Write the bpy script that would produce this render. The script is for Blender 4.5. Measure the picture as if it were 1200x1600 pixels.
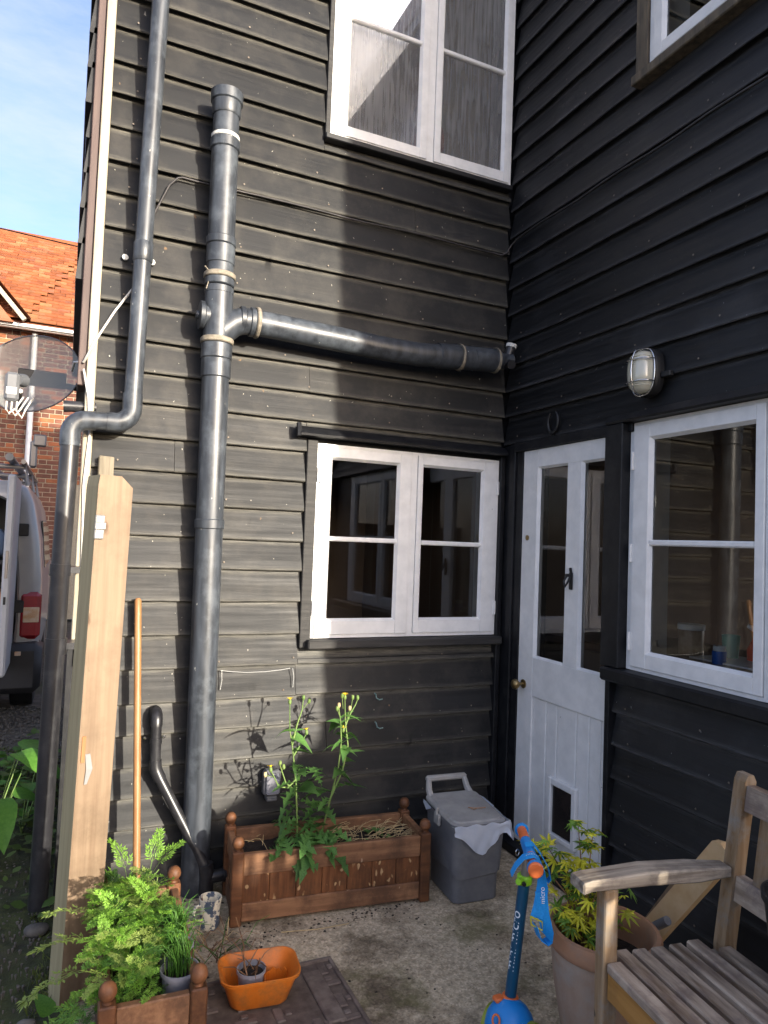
import bpy, bmesh, math, random
from mathutils import Vector, Matrix, noise
R = math.radians
random.seed(7)
for o in list(bpy.data.objects):
    bpy.data.objects.remove(o)
scene = bpy.context.scene
COL = scene.collection

# ---------------------------------------------------------------- camera, sky, sun, exposure
cam_d = bpy.data.cameras.new('camera')
cam = bpy.data.objects.new('camera', cam_d)
COL.objects.link(cam)
yaw, pit, rol = R(24.24), R(2.57), R(2.18)
fw = Vector((math.sin(yaw) * math.cos(pit), math.cos(yaw) * math.cos(pit), math.sin(pit)))
rt = Vector((math.cos(yaw), -math.sin(yaw), 0))
up = rt.cross(fw)
r2 = rt * math.cos(rol) + up * math.sin(rol)
u2 = up * math.cos(rol) - rt * math.sin(rol)
cm = Matrix((r2, u2, -fw)).transposed().to_4x4()
cm.translation = Vector((-2.011, -3.0, 1.42))
cam.matrix_world = cm
cam_d.sensor_fit = 'VERTICAL'
cam_d.sensor_height = 32.0
cam_d.lens = 32.0 * 1096.0 / 1600.0
cam_d.clip_start = 0.02
cam_d.clip_end = 2000
scene.camera = cam

SUN = Vector((0.36, -1.0, 0.235)).normalized()
sun_el = math.asin(SUN.z)
sun_az = math.atan2(SUN.x, SUN.y)
world = bpy.data.worlds.new('World')
scene.world = world
world.use_nodes = True
wn, wl = world.node_tree.nodes, world.node_tree.links
bg = wn['Background']
sky = wn.new('ShaderNodeTexSky')
sky.sky_type = 'NISHITA'
sky.sun_disc = False
sky.sun_elevation = sun_el
sky.sun_rotation = sun_az
sky.air_density = 0.62
sky.dust_density = 3.6
sky.ozone_density = 1.0
wtc = wn.new('ShaderNodeTexCoord')
wmp = wn.new('ShaderNodeMapping')
wmp.inputs['Scale'].default_value = (1.3, 1.3, 5.0)
wmp.inputs['Rotation'].default_value = (0.2, 0.35, 0.4)
wno = wn.new('ShaderNodeTexNoise')
wno.inputs['Scale'].default_value = 2.6
wno.inputs['Detail'].default_value = 8
wno.inputs['Roughness'].default_value = 0.62
wrp = wn.new('ShaderNodeValToRGB')
wrp.color_ramp.elements[0].position = 0.34
wrp.color_ramp.elements[1].position = 0.85
wrp.color_ramp.elements[1].color = (0.8, 0.8, 0.8, 1)
wmx = wn.new('ShaderNodeMix')
wmx.data_type = 'RGBA'
wmx.inputs[7].default_value = (2.0, 2.05, 2.2, 1)
wl.new(wtc.outputs['Generated'], wmp.inputs[0])
wl.new(wmp.outputs[0], wno.inputs['Vector'])
wl.new(wno.outputs[0], wrp.inputs[0])
wl.new(wrp.outputs[0], wmx.inputs[0])
wl.new(sky.outputs[0], wmx.inputs[6])
wti = wn.new('ShaderNodeMix')
wti.data_type = 'RGBA'
wti.blend_type = 'MULTIPLY'
wti.inputs[0].default_value = 1.0
wti.inputs[7].default_value = (0.93, 0.93, 1.02, 1)
wl.new(wmx.outputs[2], wti.inputs[6])
wl.new(wti.outputs[2], bg.inputs[0])
bg.inputs[1].default_value = 0.15

sl = bpy.data.lights.new('sun', 'SUN')
sl.energy = 2.9
sl.angle = R(0.9)
sl.color = (1.0, 0.92, 0.78)
so = bpy.data.objects.new('sun', sl)
COL.objects.link(so)
so.rotation_euler = (-SUN).to_track_quat('-Z', 'Y').to_euler()
so.location = SUN * 40
vs = scene.view_settings
vs.view_transform = 'Standard'
vs.look = 'None'
vs.gamma = 1
vs.use_curve_mapping = False
vs.exposure = 1.9
scene.render.engine = 'CYCLES'
scene.cycles.max_bounces = 8
scene.cycles.transparent_max_bounces = 12
scene.cycles.use_denoising = True

# ---------------------------------------------------------------- materials
MATS = {}

def lin(c):
    return tuple(((x + 0.055) / 1.055) ** 2.4 if x > 0.04045 else x / 12.92 for x in c)

def mat(name, c1, c2=None, rough=0.6, scale=(8, 8, 8), ns=1.0, bump=0.0, spec=0.4, metal=0.0, dirt=None,
        dirt_amt=0.4, dirt_scale=3.0, var=0.0, sss=None, detail=6, bdist=0.004, ramp=(0.35, 0.65), dirt_ramp=(0.5, 0.7), coat=0.0, rvar=0.0, speck=None, wear=None):
    if name in MATS:
        return MATS[name]
    m = bpy.data.materials.new(name)
    m.use_nodes = True
    N, L = m.node_tree.nodes, m.node_tree.links
    b = N['Principled BSDF']
    b.inputs['Roughness'].default_value = rough
    b.inputs['Metallic'].default_value = metal
    b.inputs['Specular IOR Level'].default_value = spec
    if coat:
        b.inputs['Coat Weight'].default_value = coat
    tc = N.new('ShaderNodeTexCoord')
    mp = N.new('ShaderNodeMapping')
    mp.inputs['Scale'].default_value = scale
    L.new(tc.outputs['Object'], mp.inputs[0])
    no = N.new('ShaderNodeTexNoise')
    no.inputs['Scale'].default_value = ns
    no.inputs['Detail'].default_value = detail
    no.inputs['Roughness'].default_value = 0.6
    vec = mp.outputs[0]
    oi = None
    if var:
        oi = N.new('ShaderNodeObjectInfo')
        ad = N.new('ShaderNodeVectorMath')
        ad.operation = 'MULTIPLY_ADD'
        ad.inputs[1].default_value = (37, 51, 23)
        L.new(oi.outputs['Random'], ad.inputs[0])
        L.new(mp.outputs[0], ad.inputs[2])
        vec = ad.outputs[0]
    L.new(vec, no.inputs['Vector'])
    rp = N.new('ShaderNodeValToRGB')
    rp.color_ramp.elements[0].position = ramp[0]
    rp.color_ramp.elements[1].position = ramp[1]
    rp.color_ramp.elements[0].color = (*c1, 1)
    rp.color_ramp.elements[1].color = (*(c2 or c1), 1)
    L.new(no.outputs[0], rp.inputs[0])
    col = rp.outputs[0]
    if dirt:
        dn = N.new('ShaderNodeTexNoise')
        dn.inputs['Scale'].default_value = dirt_scale
        dn.inputs['Detail'].default_value = 9
        dn.inputs['Roughness'].default_value = 0.7
        L.new(tc.outputs['Object'], dn.inputs['Vector'])
        dr = N.new('ShaderNodeValToRGB')
        dr.color_ramp.elements[0].position = dirt_ramp[0]
        dr.color_ramp.elements[1].position = dirt_ramp[1]
        dr.color_ramp.elements[1].color = (dirt_amt,) * 3 + (1,)
        L.new(dn.outputs[0], dr.inputs[0])
        mx = N.new('ShaderNodeMix')
        mx.data_type = 'RGBA'
        mx.inputs[7].default_value = (*dirt, 1)
        L.new(dr.outputs[0], mx.inputs[0])
        L.new(col, mx.inputs[6])
        col = mx.outputs[2]
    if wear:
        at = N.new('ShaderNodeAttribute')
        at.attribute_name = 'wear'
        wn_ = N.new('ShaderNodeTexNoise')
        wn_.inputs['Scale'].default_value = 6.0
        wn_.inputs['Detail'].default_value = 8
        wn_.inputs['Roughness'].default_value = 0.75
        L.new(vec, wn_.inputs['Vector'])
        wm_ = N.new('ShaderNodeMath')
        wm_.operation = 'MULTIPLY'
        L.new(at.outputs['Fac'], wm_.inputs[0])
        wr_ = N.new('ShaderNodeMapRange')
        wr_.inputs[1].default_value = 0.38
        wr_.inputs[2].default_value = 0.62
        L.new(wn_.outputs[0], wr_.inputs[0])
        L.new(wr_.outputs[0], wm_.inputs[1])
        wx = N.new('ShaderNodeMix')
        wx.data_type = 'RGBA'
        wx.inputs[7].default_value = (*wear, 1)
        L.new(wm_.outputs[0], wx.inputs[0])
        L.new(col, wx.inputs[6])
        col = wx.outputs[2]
    for speck in (speck or ()):
        vo = N.new('ShaderNodeTexVoronoi')
        vo.inputs['Scale'].default_value = speck[1]
        sm_ = N.new('ShaderNodeMapping')
        sm_.inputs['Scale'].default_value = (1.0, 1.0, 0.55)
        sn_ = N.new('ShaderNodeTexNoise')
        sn_.inputs['Scale'].default_value = 40
        ms_ = N.new('ShaderNodeVectorMath')
        ms_.operation = 'MULTIPLY_ADD'
        ms_.inputs[1].default_value = (0.03, 0.03, 0.03)
        L.new(tc.outputs['Object'], sm_.inputs[0])
        L.new(sm_.outputs[0], sn_.inputs['Vector'])
        L.new(sn_.outputs['Color'], ms_.inputs[0])
        L.new(sm_.outputs[0], ms_.inputs[2])
        L.new(ms_.outputs[0], vo.inputs['Vector'])
        sr_ = N.new('ShaderNodeMapRange')
        sr_.inputs[1].default_value = speck[2]
        sr_.inputs[2].default_value = speck[2] * 0.6
        L.new(vo.outputs['Distance'], sr_.inputs[0])
        sg_ = N.new('ShaderNodeSeparateColor')
        L.new(vo.outputs['Color'], sg_.inputs[0])
        sc_ = N.new('ShaderNodeMath')
        sc_.operation = 'GREATER_THAN'
        sc_.inputs[1].default_value = speck[3]
        L.new(sg_.outputs[0], sc_.inputs[0])
        sm2 = N.new('ShaderNodeMath')
        sm2.operation = 'MULTIPLY'
        L.new(sr_.outputs[0], sm2.inputs[0])
        L.new(sc_.outputs[0], sm2.inputs[1])
        sx_ = N.new('ShaderNodeMix')
        sx_.data_type = 'RGBA'
        sx_.inputs[7].default_value = (*speck[0], 1)
        L.new(sm2.outputs[0], sx_.inputs[0])
        L.new(col, sx_.inputs[6])
        col = sx_.outputs[2]
    if var:
        hs = N.new('ShaderNodeHueSaturation')
        mr = N.new('ShaderNodeMapRange')
        mr.inputs[3].default_value = 1 - var
        mr.inputs[4].default_value = 1 + var
        L.new(oi.outputs['Random'], mr.inputs[0])
        L.new(mr.outputs[0], hs.inputs['Value'])
        L.new(col, hs.inputs['Color'])
        col = hs.outputs[0]
    L.new(col, b.inputs['Base Color'])
    if rvar:
        m2 = N.new('ShaderNodeMapRange')
        m2.inputs[1].default_value = 0.3
        m2.inputs[2].default_value = 0.7
        m2.inputs[3].default_value = max(0.02, rough - rvar)
        m2.inputs[4].default_value = min(1, rough + rvar)
        L.new(no.outputs[0], m2.inputs[0])
        L.new(m2.outputs[0], b.inputs['Roughness'])
    if bump:
        bp = N.new('ShaderNodeBump')
        bp.inputs['Strength'].default_value = bump
        bp.inputs['Distance'].default_value = bdist
        L.new(no.outputs[0], bp.inputs['Height'])
        L.new(bp.outputs[0], b.inputs['Normal'])
    MATS[name] = m
    return m

def leafmat(name, c1, c2, trans=0.35, scale=30):
    if name in MATS:
        return MATS[name]
    m = mat(name, c1, c2, rough=0.5, scale=(scale,) * 3, var=0.35)
    N, L = m.node_tree.nodes, m.node_tree.links
    b = N['Principled BSDF']
    out = N['Material Output']
    tr = N.new('ShaderNodeBsdfTranslucent')
    src = b.inputs['Base Color'].links[0].from_socket
    L.new(src, tr.inputs[0])
    mx = N.new('ShaderNodeMixShader')
    mx.inputs[0].default_value = trans
    L.new(b.outputs[0], mx.inputs[1])
    L.new(tr.outputs[0], mx.inputs[2])
    L.new(mx.outputs[0], out.inputs[0])
    return m

def glassmat(name, tint=(0.86, 0.88, 0.86), boost=2.3, mist=0.0, wave=0.0):
    if name in MATS:
        return MATS[name]
    m = bpy.data.materials.new(name)
    m.use_nodes = True
    N, L = m.node_tree.nodes, m.node_tree.links
    N.remove(N['Principled BSDF'])
    out = N['Material Output']
    tr = N.new('ShaderNodeBsdfTransparent')
    tr.inputs[0].default_value = (*tint, 1)
    gl = N.new('ShaderNodeBsdfGlossy')
    gl.inputs['Roughness'].default_value = 0.004
    fr = N.new('ShaderNodeFresnel')
    fr.inputs[0].default_value = 1.5
    mu = N.new('ShaderNodeMath')
    mu.operation = 'MULTIPLY'
    mu.inputs[1].default_value = boost
    mu.use_clamp = True
    L.new(fr.outputs[0], mu.inputs[0])
    mx = N.new('ShaderNodeMixShader')
    L.new(mu.outputs[0], mx.inputs[0])
    L.new(tr.outputs[0], mx.inputs[1])
    L.new(gl.outputs[0], mx.inputs[2])
    tc = N.new('ShaderNodeTexCoord')
    if wave:
        no = N.new('ShaderNodeTexNoise')
        no.inputs['Scale'].default_value = 3.0
        no.inputs['Detail'].default_value = 1
        bp = N.new('ShaderNodeBump')
        bp.inputs['Strength'].default_value = wave
        bp.inputs['Distance'].default_value = 0.01
        L.new(tc.outputs['Object'], no.inputs['Vector'])
        L.new(no.outputs[0], bp.inputs['Height'])
        L.new(bp.outputs[0], gl.inputs['Normal'])
    last = mx
    if mist:
        mp = N.new('ShaderNodeMapping')
        mp.inputs['Scale'].default_value = (95, 95, 5)
        n1 = N.new('ShaderNodeTexNoise')
        n1.inputs['Scale'].default_value = 1.0
        n1.inputs['Detail'].default_value = 5
        n2 = N.new('ShaderNodeTexNoise')
        n2.inputs['Scale'].default_value = 2.6
        n2.inputs['Detail'].default_value = 4
        L.new(tc.outputs['Object'], mp.inputs[0])
        L.new(mp.outputs[0], n1.inputs['Vector'])
        L.new(tc.outputs['Object'], n2.inputs['Vector'])
        ad = N.new('ShaderNodeMath')
        ad.operation = 'ADD'
        L.new(n1.outputs[0], ad.inputs[0])
        L.new(n2.outputs[0], ad.inputs[1])
        rp = N.new('ShaderNodeMapRange')
        rp.inputs[1].default_value = 0.72
        rp.inputs[2].default_value = 1.25
        rp.inputs[3].default_value = mist * 0.45
        rp.inputs[4].default_value = mist * 1.25
        L.new(ad.outputs[0], rp.inputs[0])
        df = N.new('ShaderNodeBsdfDiffuse')
        df.inputs[0].default_value = (0.75, 0.76, 0.78, 1)
        tl = N.new('ShaderNodeBsdfTranslucent')
        tl.inputs[0].default_value = (0.75, 0.76, 0.78, 1)
        m1 = N.new('ShaderNodeMixShader')
        m1.inputs[0].default_value = 0.5
        L.new(df.outputs[0], m1.inputs[1])
        L.new(tl.outputs[0], m1.inputs[2])
        m2 = N.new('ShaderNodeMixShader')
        L.new(rp.outputs[0], m2.inputs[0])
        L.new(mx.outputs[0], m2.inputs[1])
        L.new(m1.outputs[0], m2.inputs[2])
        last = m2
    L.new(last.outputs[0], out.inputs[0])
    MATS[name] = m
    return m

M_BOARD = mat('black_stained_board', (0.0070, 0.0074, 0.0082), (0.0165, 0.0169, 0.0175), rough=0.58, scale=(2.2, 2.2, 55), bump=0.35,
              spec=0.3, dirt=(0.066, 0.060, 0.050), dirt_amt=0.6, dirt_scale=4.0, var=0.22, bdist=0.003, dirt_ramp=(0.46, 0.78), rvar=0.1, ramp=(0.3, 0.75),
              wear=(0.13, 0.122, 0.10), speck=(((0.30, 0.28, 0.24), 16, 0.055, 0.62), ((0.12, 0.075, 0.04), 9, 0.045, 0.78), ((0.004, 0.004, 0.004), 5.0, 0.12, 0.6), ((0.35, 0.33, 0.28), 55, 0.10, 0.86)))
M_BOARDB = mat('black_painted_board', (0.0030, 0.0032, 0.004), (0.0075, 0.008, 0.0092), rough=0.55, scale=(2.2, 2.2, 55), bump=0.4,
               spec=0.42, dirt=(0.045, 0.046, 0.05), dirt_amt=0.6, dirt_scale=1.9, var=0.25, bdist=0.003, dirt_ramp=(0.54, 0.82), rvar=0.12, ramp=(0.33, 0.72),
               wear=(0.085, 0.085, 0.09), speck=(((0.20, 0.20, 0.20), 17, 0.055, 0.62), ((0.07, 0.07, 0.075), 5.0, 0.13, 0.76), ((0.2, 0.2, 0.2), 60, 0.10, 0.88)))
M_BTRIM = mat('black_trim_paint', (0.004, 0.0045, 0.006), (0.010, 0.0105, 0.0125), rough=0.5, scale=(25, 25, 25), bump=0.15, spec=0.32,
              dirt=(0.05, 0.048, 0.045), dirt_amt=0.35, dirt_scale=9)
M_SILL = mat('weathered_dark_sill', (0.016, 0.0155, 0.015), (0.04, 0.038, 0.036), rough=0.7, scale=(3, 3, 60), bump=0.4)
M_WHITE = mat('white_gloss_paint', (0.66, 0.66, 0.65), (0.76, 0.755, 0.74), rough=0.35, scale=(14, 14, 14), bump=0.06, spec=0.5,
              dirt=(0.34, 0.30, 0.24), dirt_amt=0.2, dirt_scale=9, dirt_ramp=(0.56, 0.8), speck=(((0.10, 0.08, 0.06), 26, 0.05, 0.72),))
M_CREAM = mat('cream_weathered_trim', (0.26, 0.23, 0.17), (0.33, 0.30, 0.235), rough=0.6, scale=(30, 30, 3), bump=0.2,
              dirt=(0.25, 0.19, 0.13), dirt_amt=0.4, dirt_scale=12)
M_BROWN = mat('brown_old_paint', (0.055, 0.034, 0.03), (0.085, 0.055, 0.047), rough=0.6, scale=(30, 30, 3), bump=0.2)
M_PIPE = mat('dark_plastic_pipe', (0.020, 0.023, 0.028), (0.046, 0.054, 0.066), rough=0.42, scale=(40, 40, 5), spec=0.5,
             dirt=(0.13, 0.15, 0.17), dirt_amt=0.5, dirt_scale=9, rvar=0.1, speck=(((0.3, 0.3, 0.28), 30, 0.10, 0.72),))
M_PIPEB = mat('black_plastic_pipe', (0.012, 0.012, 0.014), (0.022, 0.022, 0.025), rough=0.35, scale=(30, 30, 5), spec=0.5,
              dirt=(0.10, 0.10, 0.10), dirt_amt=0.3, dirt_scale=16)
M_RUBBER = mat('perished_seal', (0.15, 0.13, 0.10), (0.26, 0.23, 0.18), rough=0.8, scale=(60, 60, 60), bump=0.3)
M_PALE = mat('pale_grime_tape', (0.45, 0.45, 0.42), (0.62, 0.62, 0.58), rough=0.7, scale=(60, 60, 60))
M_PINE = mat('fresh_sawn_pine', (0.15, 0.097, 0.057), (0.205, 0.142, 0.088), rough=0.6, scale=(55, 55, 2.0), bump=0.35,
             dirt=(0.085, 0.055, 0.03), dirt_amt=0.65, dirt_scale=4.2, dirt_ramp=(0.48, 0.70), speck=(((0.075, 0.038, 0.016), 8.0, 0.15, 0.42), ((0.14, 0.10, 0.06), 30, 0.10, 0.7)))
M_OLIVE = mat('green_treated_post_side', (0.28, 0.23, 0.12), (0.38, 0.32, 0.18), rough=0.75, scale=(40, 40, 2.2), bump=0.2)
M_HANDLE = mat('varnished_broom_wood', (0.24, 0.11, 0.04), (0.30, 0.155, 0.065), rough=0.45, scale=(50, 50, 2))
M_PLANTER = mat('brown_stained_planter', (0.095, 0.036, 0.013), (0.18, 0.072, 0.028), rough=0.6, scale=(5, 45, 45), bump=0.3,
                dirt=(0.055, 0.025, 0.012), dirt_amt=0.7, dirt_scale=9, var=0.25, dirt_ramp=(0.46, 0.64), speck=(((0.36, 0.24, 0.14), 26, 0.12, 0.6),))
M_PLANTP = mat('flaking_planter_panel', (0.11, 0.038, 0.012), (0.22, 0.085, 0.03), rough=0.6, scale=(60, 60, 6), bump=0.3,
               dirt=(0.05, 0.022, 0.01), dirt_amt=0.7, dirt_scale=7, var=0.2, dirt_ramp=(0.45, 0.65), speck=(((0.46, 0.30, 0.15), 42, 0.28, 0.45), ((0.40, 0.25, 0.12), 20, 0.22, 0.6)))
M_RAIL = mat('worn_planter_rail', (0.17, 0.078, 0.036), (0.29, 0.145, 0.07), rough=0.65, scale=(4, 50, 50), bump=0.3,
             dirt=(0.075, 0.035, 0.018), dirt_amt=0.8, dirt_scale=7, var=0.2, dirt_ramp=(0.44, 0.62), speck=(((0.36, 0.24, 0.15), 24, 0.14, 0.6),))
M_SOIL = mat('potting_soil', (0.010, 0.007, 0.005), (0.035, 0.025, 0.018), rough=0.95, scale=(60, 60, 60), bump=1.0, bdist=0.01)
M_STRAW = mat('dry_straw', (0.38, 0.27, 0.13), (0.55, 0.42, 0.22), rough=0.8, scale=(30, 30, 30), var=0.3)
M_TWIG = mat('dead_brown_twig', (0.16, 0.08, 0.04), (0.30, 0.17, 0.09), rough=0.8, scale=(30, 30, 30), var=0.3)
M_BIN = mat('grey_bin_plastic', (0.11, 0.112, 0.12), (0.14, 0.142, 0.15), rough=0.5, scale=(18, 18, 18), spec=0.4,
            dirt=(0.2, 0.19, 0.17), dirt_amt=0.15, dirt_scale=9)
M_LID = mat('pale_grey_lid', (0.27, 0.265, 0.255), (0.35, 0.34, 0.32), rough=0.5, scale=(14, 14, 14),
            dirt=(0.16, 0.13, 0.09), dirt_amt=0.5, dirt_scale=8)
M_BAG = leafmat('white_liner_film', (0.62, 0.68, 0.78), (0.74, 0.78, 0.85), 0.4, 12)
M_BLUE = mat('bright_blue_plastic', (0.006, 0.19, 0.55), (0.01, 0.23, 0.62), rough=0.35, spec=0.5, scale=(9, 9, 9))
M_LANY = mat('blue_webbing', (0.01, 0.24, 0.62), (0.015, 0.30, 0.72), rough=0.6, scale=(200, 200, 200), bump=0.2)
M_STEM = mat('dark_teal_tube', (0.003, 0.055, 0.11), (0.004, 0.065, 0.13), rough=0.3, spec=0.5)
M_ORANGE = mat('orange_plastic', (0.62, 0.13, 0.03), (0.68, 0.16, 0.04), rough=0.45, scale=(9, 9, 9))
M_LIME = mat('lime_plastic', (0.24, 0.52, 0.02), rough=0.4)
M_GREYM = mat('grey_metal_tube', (0.25, 0.23, 0.21), rough=0.4, metal=0.6)
M_PRINT = mat('white_print', (0.7, 0.75, 0.78), rough=0.6)
M_TERRA = mat('aged_terracotta', (0.24, 0.145, 0.09), (0.33, 0.235, 0.165), rough=0.85, scale=(7, 7, 4), bump=0.25,
              dirt=(0.30, 0.28, 0.24), dirt_amt=0.75, dirt_scale=5)
M_TERRAIN = mat('terracotta_rim', (0.30, 0.15, 0.08), (0.38, 0.21, 0.12), rough=0.85, scale=(9, 9, 9), bump=0.2,
                dirt=(0.22, 0.17, 0.13), dirt_amt=0.6, dirt_scale=11)
M_TEAK = mat('weathered_teak', (0.12, 0.08, 0.05), (0.42, 0.34, 0.26), rough=0.8, scale=(34, 4.0, 34), bump=0.6, bdist=0.006,
             dirt=(0.15, 0.11, 0.095), dirt_amt=0.75, dirt_scale=9, var=0.15, dirt_ramp=(0.48, 0.62))
M_TEAKX = mat('weathered_teak_arm', (0.13, 0.10, 0.075), (0.38, 0.33, 0.26), rough=0.8, scale=(3, 45, 45), bump=0.6, bdist=0.006,
              dirt=(0.07, 0.055, 0.045), dirt_amt=0.75, dirt_scale=8, var=0.15)
M_TEAKZ = mat('weathered_teak_post', (0.15, 0.085, 0.035), (0.29, 0.20, 0.115), rough=0.75, scale=(45, 45, 3), bump=0.5, bdist=0.005,
              dirt=(0.22, 0.20, 0.17), dirt_amt=0.8, dirt_scale=7, var=0.15, dirt_ramp=(0.50, 0.62), speck=(((0.06, 0.045, 0.03), 22, 0.12, 0.6),))
M_TEAKO = mat('ochre_teak_rail', (0.25, 0.115, 0.022), (0.36, 0.18, 0.045), rough=0.6, scale=(40, 3, 40), bump=0.25,
              dirt=(0.12, 0.07, 0.03), dirt_amt=0.5, dirt_scale=6)
M_BUCKET = mat('black_bucket_plastic', (0.012, 0.012, 0.014), (0.018, 0.018, 0.02), rough=0.45)
M_TUB = mat('orange_terracotta_plastic', (0.60, 0.15, 0.012), (0.72, 0.21, 0.02), rough=0.5, scale=(14, 14, 14),
            dirt=(0.26, 0.10, 0.035), dirt_amt=0.75, dirt_scale=14, dirt_ramp=(0.46, 0.66))
M_GPOT = mat('grey_nursery_pot', (0.22, 0.22, 0.25), (0.28, 0.28, 0.31), rough=0.5, scale=(9, 9, 9))
M_MUG = mat('chipped_mug_glaze', (0.62, 0.57, 0.44), (0.68, 0.64, 0.52), rough=0.35, scale=(20, 20, 20),
            dirt=(0.035, 0.06, 0.11), dirt_amt=0.95, dirt_scale=24, dirt_ramp=(0.50, 0.53), speck=(((0.10, 0.04, 0.02), 30, 0.25, 0.75),))
M_IRON = mat('rusty_iron_cover', (0.10, 0.072, 0.058), (0.19, 0.145, 0.12), rough=0.75, scale=(22, 22, 22), bump=0.5, spec=0.4,
             dirt=(0.26, 0.22, 0.18), dirt_amt=0.6, dirt_scale=9)
M_CHROME = mat('chrome', (0.6, 0.6, 0.6), rough=0.15, metal=1.0)
M_ZINC = mat('dull_zinc', (0.17, 0.17, 0.165), (0.24, 0.24, 0.235), rough=0.5, metal=0.5)
M_BRASS = mat('old_brass', (0.28, 0.2, 0.09), (0.36, 0.27, 0.13), rough=0.35, metal=0.9, scale=(40, 40, 40))
M_BLACKI = mat('black_iron', (0.01, 0.01, 0.011), (0.02, 0.02, 0.02), rough=0.45)
M_CABLE = mat('black_cable', (0.02, 0.019, 0.02), (0.05, 0.045, 0.045), rough=0.6)
M_WCABLE = mat('pale_cable', (0.48, 0.46, 0.42), (0.58, 0.56, 0.52), rough=0.6)
M_WEB = mat('cobweb_thread', (0.32, 0.32, 0.31), rough=0.9)
M_TEAL = mat('teal_hook', (0.05, 0.16, 0.16), (0.25, 0.33, 0.33), rough=0.5, scale=(90, 90, 90))
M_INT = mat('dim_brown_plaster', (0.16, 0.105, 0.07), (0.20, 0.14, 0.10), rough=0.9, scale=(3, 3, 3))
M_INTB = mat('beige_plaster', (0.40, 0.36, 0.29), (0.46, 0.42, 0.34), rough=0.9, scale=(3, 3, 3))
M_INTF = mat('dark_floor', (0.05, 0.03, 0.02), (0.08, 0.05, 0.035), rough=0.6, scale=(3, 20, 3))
M_CURT = leafmat('white_curtain_cloth', (0.82, 0.82, 0.82), (0.9, 0.9, 0.9), 0.2, 40)
M_GLASS = glassmat('window_glass', wave=0.05)
M_MIST = glassmat('misted_window_glass', tint=(0.85, 0.86, 0.86), boost=1.6, mist=0.33)
M_LEAF = leafmat('sowthistle_leaf', (0.07, 0.17, 0.035), (0.13, 0.27, 0.07))
M_DILL = leafmat('feathery_leaf', (0.15, 0.32, 0.025), (0.29, 0.50, 0.08), 0.4)
M_DILLB = leafmat('feathery_leaf_pale', (0.26, 0.36, 0.06), (0.36, 0.46, 0.13), 0.4)
M_DILLC = leafmat('feathery_leaf_deep', (0.06, 0.16, 0.02), (0.11, 0.24, 0.035), 0.4)
M_CHIVE = leafmat('chive_leaf', (0.05, 0.15, 0.02), (0.09, 0.22, 0.03), 0.3)
M_MAPLE = leafmat('yellow_maple_leaf', (0.55, 0.56, 0.04), (0.80, 0.74, 0.08), 0.4)
M_MAPLEG = leafmat('green_maple_leaf', (0.10, 0.21, 0.03), (0.19, 0.33, 0.05), 0.35)
M_DOCK = leafmat('dock_leaf', (0.07, 0.19, 0.025), (0.11, 0.26, 0.04), 0.35, 14)
M_SHRUB = leafmat('shrub_leaf', (0.03, 0.07, 0.015), (0.06, 0.12, 0.03), 0.3, 9)
M_GSTEM = mat('green_stem', (0.10, 0.18, 0.04), (0.16, 0.22, 0.06), rough=0.6, scale=(20, 20, 20))
M_YEL = mat('yellow_petal', (0.7, 0.45, 0.02), (0.75, 0.55, 0.04), rough=0.6)

# ---------------------------------------------------------------- mesh helpers
WM = {}

def ident(u, d, z):
    return (u, d, z)

def WA(u, d, z):
    return (u, -d, z)

def WB(u, d, z):
    return (-d, -u, z)

def box(bm, a0, a1, b0, b1, c0, c1, f=ident, bev=0.0, jit=0.0):
    vs_ = [bm.verts.new(f(a, b, c)) for a in (a0, a1) for b in (b0, b1) for c in (c0, c1)]
    fs = []
    for q in ((0, 1, 3, 2), (4, 6, 7, 5), (0, 4, 5, 1), (2, 3, 7, 6), (0, 2, 6, 4), (1, 5, 7, 3)):
        fs.append(bm.faces.new([vs_[i] for i in q]))
    if jit:
        for v in vs_:
            v.co += Vector((random.uniform(-jit, jit), random.uniform(-jit, jit), random.uniform(-jit, jit)))
    if bev:
        es = list({e for q in fs for e in q.edges})
        bmesh.ops.bevel(bm, geom=es, offset=bev, segments=1, affect='EDGES', profile=0.5)
    return vs_

def frames(pts):
    pts = [Vector(p) for p in pts]
    n = len(pts)
    T = []
    for i in range(n):
        a = pts[max(0, i - 1)]
        b = pts[min(n - 1, i + 1)]
        T.append((b - a).normalized())
    ref = Vector((0, 0, 1)) if abs(T[0].z) < 0.9 else Vector((1, 0, 0))
    u = (ref - T[0] * ref.dot(T[0])).normalized()
    out = []
    for i in range(n):
        u = (u - T[i] * u.dot(T[i])).normalized()
        out.append((pts[i], u, T[i].cross(u), T[i]))
    return out

def tube(bm, pts, r, n=12, cap=True):
    fr = frames(pts)
    rs = r if isinstance(r, (list, tuple)) else [r] * len(fr)
    rings = []
    for (p, u, v, t), rr in zip(fr, rs):
        rings.append([bm.verts.new(p + (u * math.cos(2 * math.pi * k / n) + v * math.sin(2 * math.pi * k / n)) * rr) for k in range(n)])
    for a, b in zip(rings, rings[1:]):
        for k in range(n):
            bm.faces.new((a[k], a[(k + 1) % n], b[(k + 1) % n], b[k]))
    if cap:
        bm.faces.new(rings[0][::-1])
        bm.faces.new(rings[-1])

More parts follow.
